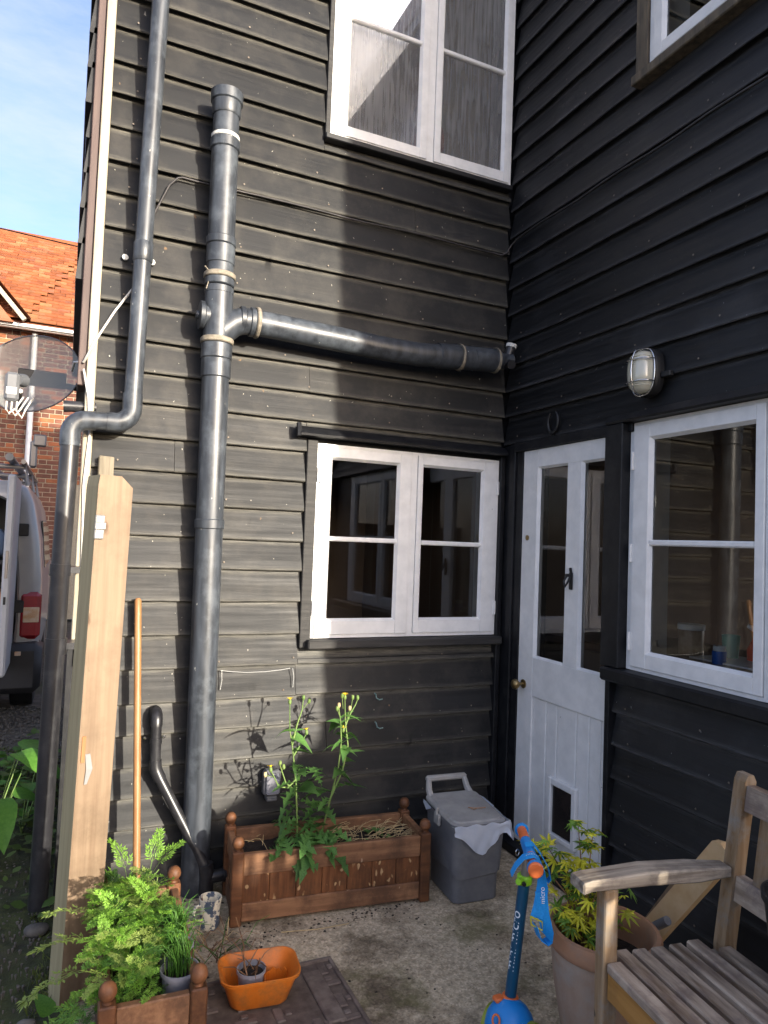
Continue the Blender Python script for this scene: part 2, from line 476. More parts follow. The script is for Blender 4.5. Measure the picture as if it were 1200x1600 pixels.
def lathe(bm, prof, n=24, mtx=None, close=True):
    mtx = mtx or Matrix()
    rings = []
    for r, z in prof:
        if r < 1e-5:
            rings.append([bm.verts.new(mtx @ Vector((0, 0, z)))])
        else:
            rings.append([bm.verts.new(mtx @ Vector((r * math.cos(2 * math.pi * k / n), r * math.sin(2 * math.pi * k / n), z))) for k in range(n)])
    for a, b in zip(rings, rings[1:]):
        for k in range(n):
            k2 = (k + 1) % n
            if len(a) == 1 and len(b) == 1:
                continue
            if len(a) == 1:
                bm.faces.new((a[0], b[k2], b[k]))
            elif len(b) == 1:
                bm.faces.new((a[k], a[k2], b[0]))
            else:
                bm.faces.new((a[k], a[k2], b[k2], b[k]))

def ribbon(bm, pts, w, side, thick=0.0):
    pts = [Vector(p) for p in pts]
    ws = w if isinstance(w, (list, tuple)) else [w] * len(pts)
    sides = side if isinstance(side, list) else [Vector(side)] * len(pts)
    L_, Rr = [], []
    for p, ww, s in zip(pts, ws, sides):
        s = Vector(s).normalized()
        L_.append(bm.verts.new(p - s * ww / 2))
        Rr.append(bm.verts.new(p + s * ww / 2))
    fs = [bm.faces.new((L_[i], Rr[i], Rr[i + 1], L_[i + 1])) for i in range(len(pts) - 1)]
    if thick:
        bmesh.ops.recalc_face_normals(bm, faces=fs)
        bmesh.ops.solidify(bm, geom=fs, thickness=thick)

def prism(bm, poly, d0, d1, f):
    a = [bm.verts.new(f(p[0], d0, p[1])) for p in poly]
    b = [bm.verts.new(f(p[0], d1, p[1])) for p in poly]
    n = len(poly)
    bm.faces.new(a)
    bm.faces.new(b[::-1])
    for i in range(n):
        bm.faces.new((a[i], b[i], b[(i + 1) % n], a[(i + 1) % n]))

def mesh_of(bm, name, m, smooth=None, fix=True):
    if fix:
        bmesh.ops.recalc_face_normals(bm, faces=bm.faces[:])
    me = bpy.data.meshes.new(name)
    bm.to_mesh(me)
    bm.free()
    if m:
        me.materials.append(m)
    if smooth is not None:
        me.polygons.foreach_set('use_smooth', [True] * len(me.polygons))
        me.set_sharp_from_angle(angle=R(smooth))
    return me

def link(name, me, parent=None, mtx=None, world=True):
    o = bpy.data.objects.new(name, me)
    COL.objects.link(o)
    w = mtx or Matrix()
    if parent is not None:
        o.parent = parent
        if world:
            o.matrix_parent_inverse = WM[parent.name].inverted()
            o.matrix_basis = w
            WM[o.name] = w
        else:
            o.matrix_basis = w
            WM[o.name] = WM[parent.name] @ w
    else:
        o.matrix_basis = w
        WM[o.name] = w
    return o

def part(name, bm, m, parent, smooth=None, world=True, mtx=None, label=None, fix=True):
    o = link(name, mesh_of(bm, name, m, smooth, fix), parent, mtx, world)
    if label:
        o['label'] = label
    return o

def tag(o, label=None, cat=None, group=None, kind=None):
    if label:
        o['label'] = label
    if cat:
        o['category'] = cat
    if group:
        o['group'] = group
    if kind:
        o['kind'] = kind
    return o

def thing(name, label, cat, loc=(0, 0, 0), rotz=0.0, group=None):
    o = bpy.data.objects.new(name, None)
    COL.objects.link(o)
    o.empty_display_size = 0.1
    w = Matrix.Translation(Vector(loc)) @ Matrix.Rotation(rotz, 4, 'Z')
    o.matrix_basis = w
    WM[o.name] = w
    return tag(o, label, cat, group)

def BMN():
    return bmesh.new()

def arc(c, a, b, r, t0, t1, n=6):
    c, a, b = Vector(c), Vector(a), Vector(b)
    return [c + (a * math.cos(R(t0 + (t1 - t0) * i / n)) + b * math.sin(R(t0 + (t1 - t0) * i / n))) * r for i in range(n + 1)]

def pebble(bm, x, y, s_, r):
    a = [bm.verts.new((x + s_ * r.uniform(0.7, 1.1) * math.cos(t), y + s_ * r.uniform(0.6, 1.0) * math.sin(t), s_ * r.uniform(0.0, 0.25))) for t in [k * 1.2566 + r.uniform(-0.3, 0.3) for k in range(5)]]
    t_ = bm.verts.new((x + s_ * r.uniform(-0.3, 0.3), y + s_ * r.uniform(-0.3, 0.3), s_ * r.uniform(0.45, 0.8)))
    b_ = bm.verts.new((x, y, -0.02))
    for k in range(5):
        bm.faces.new((a[k], a[(k + 1) % 5], t_))
        bm.faces.new((a[(k + 1) % 5], a[k], b_))

# ---------------------------------------------------------------- ground
def grid_sheet(name, x0, x1, y0, y1, z, nx, ny, amp, m, kind='structure', fr=3.0):
    bm = BMN()
    vv = [[bm.verts.new((x0 + (x1 - x0) * i / nx, y0 + (y1 - y0) * j / ny, 0)) for i in range(nx + 1)] for j in range(ny + 1)]
    for row in vv:
        for v in row:
            v.co.z = z + amp * noise.noise(Vector((v.co.x * fr, v.co.y * fr, 0.3)))
    for j in range(ny):
        for i in range(nx):
            bm.faces.new((vv[j][i], vv[j][i + 1], vv[j + 1][i + 1], vv[j + 1][i]))
    o = part(name, bm, m, None, smooth=60)
    return tag(o, kind=kind)

M_GROUND = mat('mossy_gravel_earth', (0.05, 0.042, 0.032), (0.12, 0.105, 0.085), rough=0.95, scale=(16, 16, 16), bump=0.7, bdist=0.02,
               dirt=(0.05, 0.06, 0.018), dirt_amt=0.7, dirt_scale=2.0)
M_MOSS = mat('dark_moss_earth', (0.018, 0.022, 0.008), (0.055, 0.065, 0.018), rough=0.95, scale=(14, 14, 14), bump=0.9, bdist=0.02,
             dirt=(0.05, 0.04, 0.03), dirt_amt=0.7, dirt_scale=4.0)

def concrete():
    m = mat('aged_aggregate_concrete', (0.40, 0.315, 0.205), (0.60, 0.495, 0.345), rough=0.9, scale=(45, 45, 45), bump=0.5, bdist=0.006,
            dirt=(0.10, 0.072, 0.042), dirt_amt=0.9, dirt_scale=2.6, dirt_ramp=(0.47, 0.61))
    N, L = m.node_tree.nodes, m.node_tree.links
    b = N['Principled BSDF']
    src = b.inputs['Base Color'].links[0].from_socket
    tc = next(n for n in N if n.type == 'TEX_COORD')
    vo = N.new('ShaderNodeTexVoronoi')
    vo.inputs['Scale'].default_value = 150
    L.new(tc.outputs['Object'], vo.inputs['Vector'])
    bw = N.new('ShaderNodeRGBToBW')
    L.new(vo.outputs['Color'], bw.inputs[0])
    mr = N.new('ShaderNodeMapRange')
    mr.inputs[1].default_value = 0.1
    mr.inputs[2].default_value = 0.9
    mr.inputs[3].default_value = 0.7
    mr.inputs[4].default_value = 1.3
    L.new(bw.outputs[0], mr.inputs[0])
    mu = N.new('ShaderNodeMix')
    mu.data_type = 'RGBA'
    mu.blend_type = 'MULTIPLY'
    mu.inputs[0].default_value = 1
    cb = N.new('ShaderNodeCombineColor')
    for i in range(3):
        L.new(mr.outputs[0], cb.inputs[i])
    L.new(src, mu.inputs[6])
    L.new(cb.outputs[0], mu.inputs[7])
    ms = N.new('ShaderNodeTexNoise')
    ms.inputs['Scale'].default_value = 3.3
    ms.inputs['Detail'].default_value = 8
    ms.inputs['Roughness'].default_value = 0.72
    mp = N.new('ShaderNodeMapping')
    mp.inputs['Location'].default_value = (3.1, 1.7, 0)
    L.new(tc.outputs['Object'], mp.inputs[0])
    L.new(mp.outputs[0], ms.inputs['Vector'])
    rp = N.new('ShaderNodeValToRGB')
    rp.color_ramp.elements[0].position = 0.52
    rp.color_ramp.elements[1].position = 0.68
    rp.color_ramp.elements[1].color = (0.7, 0.7, 0.7, 1)
    L.new(ms.outputs[0], rp.inputs[0])
    m3 = N.new('ShaderNodeMix')
    m3.data_type = 'RGBA'
    m3.inputs[7].default_value = (0.13, 0.12, 0.04, 1)
    L.new(rp.outputs[0], m3.inputs[0])
    L.new(mu.outputs[2], m3.inputs[6])
    L.new(m3.outputs[2], b.inputs['Base Color'])
    return m

M_CONC = concrete()
bm = BMN()
for q in (((-400, -400), (400, 400)),):
    v = [bm.verts.new((x, y, -0.05)) for x, y in ((-400, -400), (400, -400), (400, 400), (-400, 400))]
    bm.faces.new(v)
tag(part('ground', bm, M_GROUND, None), kind='structure')
grid_sheet('gravel_yard', -6.5, -1.99, 0.9, 9.4, -0.012, 60, 90, 0.015, M_GROUND)
grid_sheet('moss_bank', -3.6, -1.93, -2.6, 1.0, -0.002, 60, 120, 0.022, M_MOSS, fr=5)
grid_sheet('patio', -1.935, 0.6, -6.0, 0.02, 0.0, 30, 60, 0.0015, M_CONC)

M_PAVE = mat('pale_bounce_paving', (0.42, 0.40, 0.35), (0.52, 0.50, 0.45), rough=0.9, scale=(4, 4, 4), dirt=(0.25, 0.23, 0.19), dirt_amt=0.6, dirt_scale=2)  # unseen pale paving added to bounce fill light onto the walls
grid_sheet('bounce_paving', -9.0, -1.96, -9.0, -2.62, -0.004, 20, 20, 0.001, M_PAVE)
grid_sheet('bounce_paving_end', -1.955, 6.0, -9.0, -6.02, -0.004, 20, 10, 0.001, M_PAVE)
# ---------------------------------------------------------------- the timber cottage
cot = thing('timber_cottage', 'black weatherboarded cottage with white casement windows and a white half glazed door', 'house', (0, 0, 0))

def board_mesh(f, u0, u1, zb, zt, m, name, parent, seed):
    L_ = u1 - u0
    n = max(2, int(L_ / 0.13))
    bm = BMN()
    rings = []
    ph = seed * 13.7
    tilt = random.uniform(-0.003, 0.003)
    for i in range(n + 1):
        u = u0 + L_ * i / n
        w = noise.noise(Vector((u * 1.3, ph, 0.0)))
        w2 = noise.noise(Vector((u * 1.7, ph, 7.0)))
        w3 = noise.noise(Vector((u * 9.0, ph, 3.0)))
        z0 = zb + 0.0045 * w + 0.0018 * w3 + tilt * (i / n - 0.5)
        d0 = 0.004 + 0.006 * w2
        prof = ((d0 - 0.036, z0 + 0.022), (d0 - 0.012, z0 + 0.020), (d0 - 0.010, z0 + 0.001), (d0 - 0.002, z0), (d0, z0 + 0.004), (d0 - 0.003, z0 + 0.022), (d0 - 0.0215, zt - 0.052), (d0 - 0.0255, zt - 0.034), (d0 - 0.0305, zt), (d0 - 0.040, zt))
        rings.append([bm.verts.new(f(u, d, z)) for d, z in prof])
    k = 10
    for a, b in zip(rings, rings[1:]):
        for j in range(k):
            bm.faces.new((a[j], a[(j + 1) % k], b[(j + 1) % k], b[j]))
    bm.faces.new(rings[0])
    bm.faces.new(rings[-1][::-1])
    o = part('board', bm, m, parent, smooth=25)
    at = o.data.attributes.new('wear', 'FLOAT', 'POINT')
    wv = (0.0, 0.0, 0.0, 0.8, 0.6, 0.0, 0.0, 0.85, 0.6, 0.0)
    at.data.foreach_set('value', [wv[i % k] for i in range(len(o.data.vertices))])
    return o

ZA = [0.005, 0.12, 0.24, 0.36, 0.482, 0.61, 0.735, 0.872, 1.008, 1.148, 1.284, 1.415, 1.551, 1.683, 1.82, 1.957, 2.085, 2.214, 2.355, 2.487,
      2.654, 2.795, 2.93, 3.07, 3.21, 3.342, 3.49, 3.632, 3.777, 3.92, 4.06, 4.2, 4.34, 4.48, 4.62, 4.76, 4.9, 5.04]
OPEN_A = [(-1.052, 0.0, 0.945, 1.885), (-1.03, 0.0, 3.262, 4.80)]

def clad(f, rows, ua, ub, openings, m, parent, splits=()):
    sd = 0
    for i in range(len(rows) - 1):
        zb, zt = rows[i], rows[i + 1] + 0.026
        zc0, zc1 = rows[i], rows[i + 1]
        spans = [(ua, ub, zb, zt)]
        for (o0, o1, p0, p1) in openings:
            new = []
            for (a, b, y0, y1) in spans:
                if p1 <= zc0 + 0.01 or p0 >= zc1 - 0.01 or o1 <= a + 0.01 or o0 >= b - 0.01:
                    new.append((a, b, y0, y1))
                    continue
                if o0 - a > 0.03:
                    new.append((a, o0, y0, y1))
                if b - o1 > 0.03:
                    new.append((o1, b, y0, y1))
                if p0 > zc0 + 0.02:
                    new.append((max(a, o0), min(b, o1), y0, min(y1, p0)))
                if p1 < zc1 - 0.02:
                    new.append((max(a, o0), min(b, o1), max(y0, p1), y1))
            spans = new
        for (a, b, y0, y1) in spans:
            cuts = [a] + [s for (r_, s) in splits if r_ == i and a + 0.1 < s < b - 0.1] + [b]
            for c0, c1 in zip(cuts, cuts[1:]):
                sd += 1
                board_mesh(f, c0 + 0.0008, c1 - 0.0008, y0, y1, m, 'board', parent, sd + i * 31)

def backing(name, f, ua, ub, z0, z1, openings, m, d0=-0.16, d1=-0.045):
    us = sorted({ua, ub} | {v for o in openings for v in o[:2] if ua < v < ub})
    zs = sorted({z0, z1} | {v for o in openings for v in o[2:] if z0 < v < z1})
    bm = BMN()
    for a, b in zip(us, us[1:]):
        for c, d in zip(zs, zs[1:]):
            um, zm = (a + b) / 2, (c + d) / 2
            if any(o[0] < um < o[1] and o[2] < zm < o[3] for o in openings):
                continue
            box(bm, a, b, d0, d1, c, d, f)
    return part(name, bm, m, cot)

wallA = backing('front_wall', WA, -1.94, 0.16, 0.0, 5.1, [(-1.0, -0.03, 0.985, 1.86), (-1.0, -0.012, 3.29, 4.75)], M_BTRIM)
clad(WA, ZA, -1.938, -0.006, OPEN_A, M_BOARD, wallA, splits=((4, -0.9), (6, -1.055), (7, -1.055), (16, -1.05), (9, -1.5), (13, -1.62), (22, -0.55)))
ZB_UP = [1.942, 2.085, 2.213, 2.344, 2.47, 2.607, 2.745, 2.882, 3.013, 3.155, 3.297, 3.435, 3.58, 3.72, 3.86, 4.0, 4.14, 4.28, 4.42, 4.56, 4.7, 4.84, 4.98, 5.12]
ZB_LO = [0.02, 0.14, 0.27, 0.40, 0.53, 0.66, 0.79, 0.913]
wallB = backing('side_wall', WB, -0.033, 2.55, 0.0, 5.1, [(0.165, 0.815, 0.045, 1.895), (0.88, 2.08, 0.97, 1.93), (0.94, 2.1, 3.36, 4.5)], M_BTRIM)
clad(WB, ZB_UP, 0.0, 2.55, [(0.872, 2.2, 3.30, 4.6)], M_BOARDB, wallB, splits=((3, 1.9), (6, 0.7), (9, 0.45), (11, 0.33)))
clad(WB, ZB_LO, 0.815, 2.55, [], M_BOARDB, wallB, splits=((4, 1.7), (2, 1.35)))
def nails(name, f, rows, spans, parent, m, rng):
    bm = BMN()
    for zb in rows:
        for (a, b) in spans(zb):
            u = a + 0.06
            while u < b - 0.03:
                for dz in (0.030,):
                    uu, zz = u + rng.uniform(-0.015, 0.015), zb + dz + rng.uniform(-0.006, 0.006)
                    c = bm.verts.new(f(uu, 0.0055, zz))
                    ring = [bm.verts.new(f(uu + 0.0042 * math.cos(k * 1.0472), 0.004, zz + 0.0042 * math.sin(k * 1.0472))) for k in range(6)]
                    for k in range(6):
                        bm.faces.new((c, ring[k], ring[(k + 1) % 6]))
                u += rng.choice((0.33, 0.40, 0.45))
    o = part(name, bm, m, parent, smooth=60)
    o['kind'] = 'stuff'
    return o
M_NAIL = mat('rusty_nail', (0.10, 0.075, 0.055), (0.20, 0.17, 0.14), rough=0.7, scale=(60, 60, 60))
rngn = random.Random(3)
nails('nail_heads', WA, ZA[1:30], lambda z: [(-1.9, -1.06)] if (0.9 < z < 1.88 or z > 3.2) else [(-1.9, -0.05)], wallA, M_NAIL, rngn)
nails('nail_heads', WB, ZB_UP[:16] + ZB_LO[1:-1], lambda z: [(0.84, 2.5)] if z < 0.9 else ([(0.05, 0.86)] if z > 3.3 else [(0.05, 2.5)]), wallB, M_NAIL, rngn)
# the gable end of the wing that faces the lane behind the viewer
bm = BMN()
box(bm, 0.0, 4.2, -2.56, -2.52, 0.0, 5.1)
box(bm, 4.1, 4.2, -2.52, 0.2, 0.0, 0.9)  # gap left in the east wall, added to let skylight into the kitchen
box(bm, 4.1, 4.2, -2.52, 0.2, 2.15, 5.1)
box(bm, 4.1, 4.2, -2.52, -2.35, 0.9, 2.15)
box(bm, 4.1, 4.2, 0.0, 0.2, 0.9, 2.15)
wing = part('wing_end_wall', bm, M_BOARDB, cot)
# west face: plain lower plinth, projecting upper boards seen edge on
bm = BMN()
box(bm, -1.94, -1.86, 0.165, 1.98, 0.0, 5.1)
box(bm, -1.86, 0.2, 1.90, 1.98, 0.0, 5.1)
west = part('west_wall', bm, M_BTRIM, cot)
for i in range(19):
    zb = 2.43 + i * 0.145
    bm = BMN()
    jx = random.uniform(-0.006, 0.006)
    prof = [(-1.99, zb), (-2.030 + jx, zb), (-2.032 + jx, zb + 0.006), (-2.012 + jx, zb + 0.17), (-1.99, zb + 0.17)]
    a = [bm.verts.new((x, 0.03, z)) for x, z in prof]
    b = [bm.verts.new((x, 1.98, z)) for x, z in prof]
    bm.faces.new(a)
    bm.faces.new(b[::-1])
    for k in range(5):
        bm.faces.new((a[k], b[k], b[(k + 1) % 5], a[(k + 1) % 5]))
    part('board', bm, M_BTRIM, west)
bm = BMN()
box(bm, -1.99, -1.94, 0.04, 1.98, 2.41, 5.1)
part('soffit_batten', bm, M_BTRIM, cot)
# corner trim strips
bm = BMN()
box(bm, -1.974, -1.939, -0.012, 0.16, 1.0, 5.1, bev=0.003)
part('corner_trim', bm, M_CREAM, cot, label='cream painted vertical corner strip')
bm = BMN()
box(bm, -2.006, -1.9745, 0.006, 0.16, 2.0, 5.1, bev=0.003)
part('corner_trim', bm, M_BROWN, cot, label='brown painted strip beside the cream corner strip')
bm = BMN()
box(bm, -1.985, -1.939, 0.0, 0.16, 0.0, 0.998)
part('corner_base', bm, M_BTRIM, cot)
# roofs and top (above the picture)
bm = BMN()
prism(bm, [(-1.98, 5.1), (0.2, 5.1), (0.2, 5.3), (-1.98, 5.18)], 0.02, -2.0, WA)
part('roof', bm, M_BROWN, cot)
bm = BMN()
box(bm, 0.0, 4.3, -2.6, 0.3, 5.1, 5.25)
part('roof', bm, M_BROWN, cot)

def sash(parent, f, u0, u1, z0, z1, g, bars, d=0.006, m=M_WHITE, glass=M_GLASS, t=0.036):
    g0, g1, h0, h1 = g
    s = BMN()
    box(s, u0, g0, d - t, d, z0, z1, f, bev=0.002)
    box(s, g1, u1, d - t, d, z0, z1, f, bev=0.002)
    box(s, g0, g1, d - t, d - 0.0005, z0, h0, f, bev=0.002)
    box(s, g0, g1, d - t, d - 0.0005, h1, z1, f, bev=0.002)
    so_ = part('sash', s, m, parent)
    # bevelled putty line round the panes
    p = BMN()
    w = 0.010
    ring = [(g0, h0), (g1, h0), (g1, h1), (g0, h1)]
    inn = [(g0 + w, h0 + w), (g1 - w, h0 + w), (g1 - w, h1 - w), (g0 + w, h1 - w)]
    va = [p.verts.new(f(u, d - 0.003, z)) for u, z in ring]
    vb = [p.verts.new(f(u, d - 0.018, z)) for u, z in inn]
    for k in range(4):
        p.faces.new((va[k], va[(k + 1) % 4], vb[(k + 1) % 4], vb[k]))
    part('putty', p, m, parent)
    zs = [h0] + list(bars) + [h1]
    for zb in bars:
        q = BMN()
        box(q, g0, g1, d - 0.030, d - 0.004, zb - 0.011, zb + 0.011, f, bev=0.005)
        part('glazing_bar', q, m, parent)
    for a, b in zip(zs, zs[1:]):
        q = BMN()
        v = [q.verts.new(f(u, d - 0.0195, z)) for u, z in ((g0, a), (g1, a), (g1, b), (g0, b))]
        q.faces.new(v)
        part('pane', q, glass, parent)

def window(f, u0, u1, z0, z1, members, sashes, glass, m=M_WHITE, reveal=True):
    w = BMN()
    for (a, b) in members:
        box(w, a, b, -0.07, 0.0, z0, z1, f, bev=0.0015)
    for a, b in zip(members, members[1:]):
        box(w, a[1], b[0], -0.07, -0.001, z1 - 0.012, z1, f)
        box(w, a[1], b[0], -0.07, -0.001, z0, z0 + 0.014, f)
    wo = part('window', w, m, cot)
    for s in sashes:
        sash(wo, f, *s, glass=glass)
    # pale inner reveal
    q = BMN()
    for (a, b, c, d_) in ((u0 - 0.0, u0 + 0.012, z0, z1), (u1 - 0.012, u1, z0, z1), (u0 + 0.012, u1 - 0.012, z0, z0 + 0.01), (u0 + 0.012, u1 - 0.012, z1 - 0.01, z1)):
        box(q, a, b, -0.2, -0.071, c, d_, f)
    part('reveal', q, m, wo)
    return wo

win1 = window(WA, -1.0, -0.025, 0.985, 1.862, [(-1.0, -0.985), (-0.5235, -0.4915), (-0.040, -0.025)],
              [(-0.9835, -0.525, 1.0, 1.849, (-0.932, -0.586, 1.062, 1.803), [1.433]),
               (-0.490, -0.0415, 1.0, 1.849, (-0.463, -0.118, 1.062, 1.806), [1.431])], M_GLASS)
tag(win1, label='white two leaf casement window low in the sunlit wall')
win2 = window(WA, -1.005, -0.012, 3.29, 4.75, [(-1.005, -0.988), (-0.507, -0.469), (-0.028, -0.012)],
              [(-0.9865, -0.5085, 3.304, 4.737, (-0.925, -0.546, 3.352, 4.69), [3.88, 4.3]),
               (-0.4675, -0.0295, 3.304, 4.737, (-0.432, -0.060, 3.358, 4.69), [3.885, 4.3])], M_MIST)
tag(win2, label='peeling white upstairs casement window with misted panes')
win3 = window(WB, 0.882, 2.08, 0.97, 1.93, [(0.882, 0.904), (1.476, 1.49), (2.06, 2.08)],
              [(0.9055, 1.4745, 0.985, 1.917, (0.985, 1.44, 1.04, 1.865), [1.461]),
               (1.4915, 2.0585, 0.985, 1.917, (1.527, 1.98, 1.04, 1.865), [1.461])], M_GLASS)
tag(win3, label='white kitchen casement window beside the door')
win4 = window(WB, 0.938, 2.1, 3.352, 4.5, [(0.938, 0.962), (1.5, 1.52), (2.08, 2.1)],
              [(0.9635, 1.4985, 3.366, 4.487, (1.005, 1.46, 3.415, 4.44), [3.95]),
               (1.5215, 2.0785, 3.366, 4.487, (1.56, 2.03, 3.415, 4.44), [3.95])], M_GLASS)
tag(win4, label='white upstairs window above the wall lamp')
def hinges(win, f, u, zs):
    for z in zs:
        q = BMN()
        tube(q, [f(u, 0.010, z - 0.035), f(u, 0.010, z + 0.035)], 0.005, 8)
        box(q, u - 0.012, u + 0.012, 0.0065, 0.008, z - 0.033, z + 0.033, f)
        part('hinge', q, M_WHITE, win)
hinges(win3, WB, 0.9045, (1.08, 1.42, 1.78))
hinges(win1, WA, -0.041, (1.12, 1.72))
hinges(win1, WA, -0.985, (1.12, 1.72))
# trims round the windows
bm = BMN(); box(bm, -1.05, -1.001, -0.03, 0.010, 0.945, 1.872, WA, bev=0.003)
part('window_trim', bm, M_SILL, cot)
bm = BMN(); box(bm, -1.022, -0.012, -0.03, 0.052, 0.942, 0.981, WA, bev=0.006)
part('window_sill', bm, M_SILL, cot)
bm = BMN()
prism(bm, [(0.0, 1.884), (0.058, 1.884), (0.060, 1.893), (0.048, 1.905), (0.022, 1.926), (0.0, 1.932)], -1.098, -0.012, lambda d, u, z: WA(u, d, z))
tube(bm, [WA(-1.103, 0.045, 1.880), WA(-1.104, 0.043, 1.912), WA(-1.103, 0.035, 1.936)], 0.012, 8)
part('drip_hood', bm, M_BTRIM, cot, smooth=40)
bm = BMN(); box(bm, -1.028, -1.006, -0.03, 0.006, 3.27, 4.8, WA, bev=0.002)
part('window_trim', bm, M_SILL, cot)
bm = BMN(); box(bm, -1.03, -0.01, -0.03, 0.020, 3.262, 3.289, WA, bev=0.004)
part('window_sill', bm, M_BTRIM, cot)
bm = BMN(); box(bm, 0.80, 2.2, -0.03, 0.062, 0.916, 0.968, WB, bev=0.008)
part('window_sill', bm, M_BTRIM, cot)
bm = BMN()
prism(bm, [(0.0, 1.932), (0.045, 1.932), (0.05, 1.94), (0.035, 1.966), (0.0, 1.976)], 0.79, 2.2, lambda d, u, z: WB(u, d, z))
part('drip_hood', bm, M_BTRIM, cot)
bm = BMN(); box(bm, 0.782, 0.880, -0.03, 0.042, 0.970, 1.931, WB, bev=0.003)
part('door_post', bm, M_BTRIM, cot)
bm = BMN(); box(bm, 0.790, 0.814, -0.03, 0.020, 0.0, 0.915, WB, bev=0.002)
part('door_post', bm, M_BTRIM, cot)
M_WTRIM = mat('worn_brown_trim', (0.05, 0.04, 0.03), (0.14, 0.11, 0.07), rough=0.7, scale=(40, 40, 4), bump=0.3)
bm = BMN(); box(bm, 0.875, 0.936, -0.03, 0.012, 3.345, 4.6, WB, bev=0.002)
part('window_trim', bm, M_WTRIM, cot)
bm = BMN(); box(bm, 0.868, 2.2, -0.03, 0.030, 3.303, 3.344, WB, bev=0.004)
part('window_sill', bm, M_WTRIM, cot)
# corner post by the door, in three moulded strips, and the beam over the door
for (a, b, d_) in ((0.0, 0.055, -0.002), (0.057, 0.105, 0.006), (0.107, 0.160, -0.004)):
    bm = BMN(); box(bm, a, b, -0.03, d_, 0.0, 1.935, WB, bev=0.003)
    part('corner_post', bm, M_BTRIM, cot)
bm = BMN(); box(bm, -0.03, -0.004, -0.03, 0.022, 0.0, 1.88, WA, bev=0.003)
part('corner_post', bm, M_BTRIM, cot)
bm = BMN(); box(bm, 0.10, 0.90, -0.06, 0.012, 1.897, 1.941, WB, bev=0.003)
part('door_lintel', bm, M_BTRIM, cot)
bm = BMN(); box(bm, 0.05, 0.86, -0.1, 0.055, 0.0, 0.042, WB, bev=0.005)
part('threshold', bm, M_BTRIM, cot)

# the door
DB = BMN()
dd = -0.004
box(DB, 0.168, 0.280, -0.045, dd, 0.048, 1.894, WB, bev=0.0015)
box(DB, 0.800, 0.812, -0.045, dd, 0.048, 1.894, WB, bev=0.0015)
box(DB, 0.280, 0.800, -0.045, dd - 0.0006, 1.81, 1.894, WB)
box(DB, 0.280, 0.800, -0.045, dd - 0.0006, 0.735, 0.914, WB, bev=0.0015)
box(DB, 0.496, 0.588, -0.045, dd - 0.0012, 0.914, 1.81, WB, bev=0.0015)
door = part('door', DB, M_WHITE, cot, label='white door with two tall glass panes and a cat flap')
for a, b in ((0.281, 0.378), (0.381, 0.455), (0.458, 0.585), (0.588, 0.666), (0.669, 0.735), (0.738, 0.799)):
    q = BMN(); box(q, a, b, -0.045, dd - 0.010, 0.048, 0.7335, WB, bev=0.004)
    part('plank', q, M_WHITE, door)
for g0, g1 in ((0.280, 0.496), (0.588, 0.800)):
    p = BMN()
    w = 0.009
    ring = [(g0, 0.914), (g1, 0.914), (g1, 1.81), (g0, 1.81)]
    inn = [(g0 + w, 0.914 + w), (g1 - w, 0.914 + w), (g1 - w, 1.81 - w), (g0 + w, 1.81 - w)]
    va = [p.verts.new(WB(u, dd - 0.002, z)) for u, z in ring]
    vb = [p.verts.new(WB(u, dd - 0.016, z)) for u, z in inn]
    for k in range(4):
        p.faces.new((va[k], va[(k + 1) % 4], vb[(k + 1) % 4], vb[k]))
    part('beading', p, M_WHITE, door)
    q = BMN(); q.faces.new([q.verts.new(WB(u, dd - 0.018, z)) for u, z in ring])
    part('pane', q, M_GLASS, door)
q = BMN()
mk = Matrix.Translation(WB(0.215, dd, 0.78)) @ Matrix.Rotation(R(-90), 4, 'Y')
lathe(q, [(0.0, 0.0), (0.021, 0.0), (0.021, 0.004), (0.008, 0.006), (0.008, 0.028), (0.018, 0.034), (0.025, 0.046), (0.022, 0.058), (0.010, 0.064), (0.0, 0.065)], 18, mk)
part('door_knob', q, M_BRASS, door, smooth=50)
q = BMN()
box(q, 0.531, 0.553, dd, dd + 0.006, 1.25, 1.325, WB, bev=0.002)
tube(q, [WB(0.53, dd + 0.016, 1.31), WB(0.528, dd + 0.03, 1.285), WB(0.542, dd + 0.034, 1.262), WB(0.556, dd + 0.03, 1.285), WB(0.554, dd + 0.016, 1.31)], 0.0045, 8)
tube(q, [WB(0.525, dd + 0.015, 1.312), WB(0.559, dd + 0.015, 1.312)], 0.007, 8)
tube(q, [WB(0.542, dd + 0.004, 1.325), WB(0.542, dd + 0.008, 1.345)], 0.006, 8)
part('door_knocker', q, M_BLACKI, door, smooth=40)
q = BMN()
mk = Matrix.Translation(WB(0.213, dd, 1.474)) @ Matrix.Rotation(R(-90), 4, 'Y')
lathe(q, [(0.0, 0.0), (0.013, 0.0), (0.013, 0.003), (0.009, 0.005), (0.0, 0.005)], 14, mk)
box(q, 0.2115, 0.2145, dd + 0.004, dd + 0.0062, 1.468, 1.48, WB)
part('lock_escutcheon', q, M_BRASS, door, smooth=40)
q = BMN()
box(q, 0.425, 0.448, dd - 0.012, dd + 0.010, 0.155, 0.415, WB, bev=0.004)
box(q, 0.585, 0.612, dd - 0.012, dd + 0.010, 0.155, 0.415, WB, bev=0.004)
box(q, 0.448, 0.585, dd - 0.012, dd + 0.009, 0.385, 0.415, WB, bev=0.004)
box(q, 0.448, 0.585, dd - 0.012, dd + 0.009, 0.155, 0.178, WB, bev=0.004)
cf = part('cat_flap', q, M_WHITE, door)
q = BMN(); box(q, 0.4485, 0.5845, dd - 0.011, dd - 0.002, 0.1785, 0.3845, WB, bev=0.003)
M_FLAP = mat('dark_tinted_flap', (0.012, 0.011, 0.011), (0.03, 0.022, 0.02), rough=0.25, scale=(6, 6, 6))
